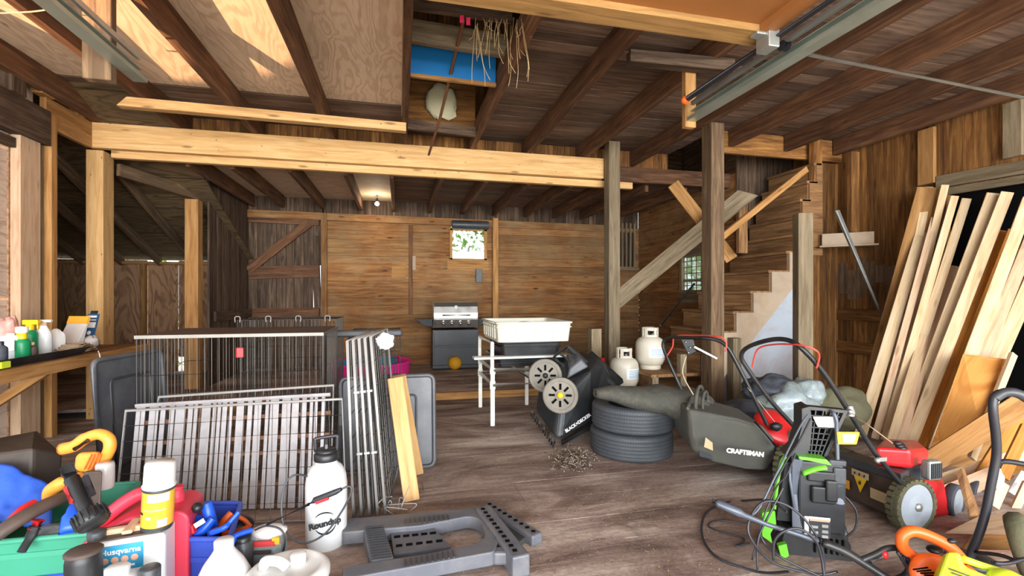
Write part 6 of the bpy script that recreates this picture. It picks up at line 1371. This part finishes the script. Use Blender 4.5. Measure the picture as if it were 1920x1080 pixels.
# milk jug, white pail, packet, dark bottle
mj = thing('white_jug', 'round milky white jug with white cap at the bottom edge', 'jug', Wp(420, 1150, 1.85))
b = MB(); b.lathe([(.09, 0), (.1, .02), (.1, .12), (.094, .15), (.07, .2), (.045, .235), (.033, .255), (.03, .27), (.001, .27)], 30); b.build('body', m['milk'], mj)
b = MB(); b.lathe([(.034, .252), (.035, .285), (.03, .29), (.001, .29)], 24); b.build('cap', m['white'], mj)
pl = thing('white_pail', 'squat white plastic pail with moulded lid at the bottom edge', 'pail', Wp(540, 1160, 1.86))
b = MB(); b.lathe([(.13, 0), (.145, .02), (.15, .15), (.155, .16), (.155, .185), (.14, .2), (.12, .205), (.115, .195), (.001, .2)], 40); b.build('body', m['white'], pl)
b = MB(); b.lathe([(.03, .19), (.032, .235), (.02, .24), (.001, .24)], 20, T(.03, .03, 0)); b.tube(cr([V(-.09, .02, .2), V(-.08, -.0, .235), V(-.03, -.02, .24), V(.0, -.02, .215)], 5), .02, 10); b.build('lid_handle', m['white'], pl)
pk = thing('plastic_packet', 'clear packet with red and yellow print beside the sprayer', 'packet', M=face_cam(Wp(505, 1058, 2.08), 6))
b = MB(); b.hexa([V(-.075, -.05, 0), V(.07, -.05, 0), V(.07, .05, 0), V(-.075, .05, 0)], [V(-.075, -.03, .15), V(.065, -.03, .15), V(.06, .03, .15), V(-.07, .03, .15)]); b.build('box', m['sack'], pk, bev=.015)
b = MB(); b.ball((0, 0, .145), (.075, .05, .03), 18, 10, nz=.1); b.build('dome', m['clear'], pk)
b = MB(); b.box((-.005, -.048, .115), (.09, .01, .022), RX(8)); b.build('print', m['redl'], pk); b = MB(); b.box((.045, -.046, .125), (.03, .01, .03), RX(8)); b.build('print', m['can'], pk); b = MB(); b.box((-.02, -.053, .08), (.09, .006, .014), RX(8)); b.build('print', m['brownold'], pk)
bottle('dark_bottle', 'dark grey bottle between the shears and the clear packet', Wp(455, 1085, 1.98), .04, .18, 'dkgrey', 'black', shoulder=.75, neck=.7, caph=.12)
# sprayer
SP = onZ(601, 1030)+V(.02, .05, 0)
sr = thing('pump_sprayer', 'white pump sprayer with black pump handle on the floor', 'sprayer', M=face_cam(SP, 20))
b = MB(); b.lathe([(.085, 0), (.095, .012), (.098, .05), (.1, .3), (.094, .35), (.075, .39), (.052, .41), (.05, .425), (.056, .44), (.001, .44)], 36); sb = b.build('tank', m['milk'], sr)
b = MB(); b.lathe([(.058, .425), (.06, .43), (.06, .455), (.052, .465), (.001, .466)], 24); b.lathe([(.048, .466), (.05, .478), (.001, .48)], 24); b.build('collar', m['black'], sr)
b = MB(); b.tube(cr([V(-.05, 0, .47), V(-.052, 0, .52), V(-.045, 0, .535), V(.045, 0, .54), V(.052, 0, .525), V(.05, 0, .47)], 5), .009, 10); b.tube([V(0, 0, .47), V(0, 0, .53)], .008, 8); b.build('pump_handle', m['hose'], sr)
text('lettering', 'Roundup', T(-.004, -.1035, .148) @ RX(90) @ RZ(8), .04, m['ink'], sb, world=False, bold=.002)
b = MB()
for (a0, a1, s) in ((150, 40, 1), (215, 350, -1)):
    P = []
    for k in range(14):
        a = math.radians(a0+(a1-a0)*k/13); x = -.004+.052*math.cos(a); P.append(V(x, -math.sqrt(max(.1**2-x*x, 0))-.001, .148+.052*math.sin(a)))
    b.tube(P, [.0015+.006*math.sin(math.pi*k/13) for k in range(14)], 6, flat=.5)
b.build('emblem_arc', m['ink'], sb)
wd = thing('spray_wand', 'black spray wand with hose hooked across the white sprayer', 'wand', Wp(600, 930, 2.1))
b = MB(); b.tube(Pz([(500, 984, 2.02), (578, 946, 2.04)]), .0055, 8); b.tube(Pz([(578, 946, 2.04), (590, 938, 2.04), (630, 922, 2.05), (640, 917, 2.05)]), [.007, .013, .012, .008], 10); b.build('lance', m['hose'], wd, world=True)
b = MB(); b.board(Wp(592, 943, 2.035), Wp(616, 934, 2.04), .012, .012); b.build('trigger', m['red'], wd, world=True)
b = MB(); b.tube(cr(Pz([(640, 917, 2.05), (656, 912, 2.06), (658, 925, 2.06), (640, 960, 2.06), (610, 1000, 2.05), (575, 1018, 2.05), (548, 1010, 2.06), (532, 985, 2.1), (528, 945, 2.12), (536, 905, 2.14), (555, 890, 2.16), (576, 893, 2.2)]), 6), .0045, 8); b.build('hose', m['dkgrey'], wd, world=True)
b = MB(); b.tube(cr(Pz([(478, 994, 2.02), (500, 986, 2.02), (525, 992, 2.02), (534, 1010, 2.02), (530, 1035, 2.02), (515, 1045, 2.02)]), 6), .004, 8); b.build('hose_end', m['hose'], wd, world=True)
b = MB(); b.tube(cr([onZ(560, 1042, .01), onZ(590, 1045, .01), onZ(612, 1062, .01), onZ(612, 1080, .01)], 6), .006, 8); tag(b.build('floor_cord', m['hose']), 'black cord on the floor in front of the sprayer', 'cord')
# folded plastic sawhorse lying on the floor
sw = thing('folding_sawhorse', 'grey plastic folding sawhorse lying flat on the floor', 'sawhorse', onZ(830, 1010))
def fb2(px, py, z): return onZ(px, py, z)
def rail(mb, a, c, w_, z0, z1):
    A, B = onZ(*a, z1), onZ(*c, z1); A.z = B.z = (z0+z1)/2; mb.board(A, B, w_, z1-z0)
U_ = [(642, 973), (900, 951), (938, 1000), (927, 1034), (642, 1086), (642, 1064), (700, 1053), (800, 1038), (896, 1018), (912, 1004), (900, 974), (880, 967), (790, 985), (642, 998)]
up_ = [onZ(x, y, .085) for x, y in U_]; b = MB(); b.prism(rpoly([(p.x, p.y) for p in up_], [.01, .02, .02, .02, .01, .01, .01, .01, .06, .06, .06, .06, .01, .01], 5), .065, None, .02)
b.build('leg_frame', m['saw'], sw, world=True, bev=.012, bseg=3)
b = MB(); rail(b, (905, 948), (978, 1042), .085, .0, .1); tb = b.build('top_beam', m['saw'], sw, world=True, bev=.01)
for k in range(11):
    b = MB(); t_ = .08+k*.083; p = onZ(905, 948, .1).lerp(onZ(978, 1042, .1), t_); b.box(p+V(-.012, 0, .001), (.02, .02, .004)); b.build('slot', m['dark'], tb, world=True)
b = MB(); rail(b, (700, 988), (718, 1050), .1, .02, .085); ct = b.build('cross_tray', m['saw'], sw, world=True, bev=.01)
b = MB()
for k in range(14): b.box(onZ(702, 988, .087).lerp(onZ(716, 1048, .087), k/13), (.09, .006, .006))
b.build('rib', m['dkgrey'], ct, world=True)
q = [onZ(738, 1050, .03), onZ(845, 1036, .03), onZ(800, 985, .03), onZ(730, 990, .03)]
b = MB(); b.hexa(q, [p+V(0, 0, .03) for p in q]); lp = b.build('lattice_panel', m['saw'], sw, world=True)
for i in range(5):
    for j in range(3): b = MB(); b.box(q[0].lerp(q[1], .12+i*.19).lerp(q[3].lerp(q[2], .12+i*.19), .2+j*.28)+V(0, 0, .031), (.03, .02, .003)); b.build('slot', m['dark'], lp, world=True)
b = MB()
for k in range(10):
    for (a, c) in (((760, 978), (840, 970)), ((760, 1056), (850, 1038))):
        b.box(onZ(*a, .092).lerp(onZ(*c, .092), k/9), (.006, .06, .006))
b.build('grip_rib', m['dkgrey'], sw, world=True)
b = MB(); rail(b, (925, 1030), (975, 1030), .06, .02, .08); b.build('foot', m['saw'], sw, world=True, bev=.012)
s2 = thing('folding_sawhorse', 'second grey sawhorse half hidden under the first one', 'sawhorse', onZ(960, 985))
b = MB(); rail(b, (912, 943), (1008, 1002), .07, .0, .055); tb = b.build('top_beam', m['saw'], s2, world=True, bev=.01)
for k in range(9):
    b = MB(); b.box(onZ(918, 945, .056).lerp(onZ(1000, 996, .056), k/8), (.02, .018, .004)); b.build('slot', m['dark'], tb, world=True)
b = MB(); rail(b, (648, 1006), (700, 1000), .1, .0, .02); b.build('leg', m['dkgrey'], s2, world=True, bev=.006); b = MB(); rail(b, (935, 990), (985, 1008), .12, .0, .03); b.build('leg', m['dkgrey'], s2, world=True, bev=.006)
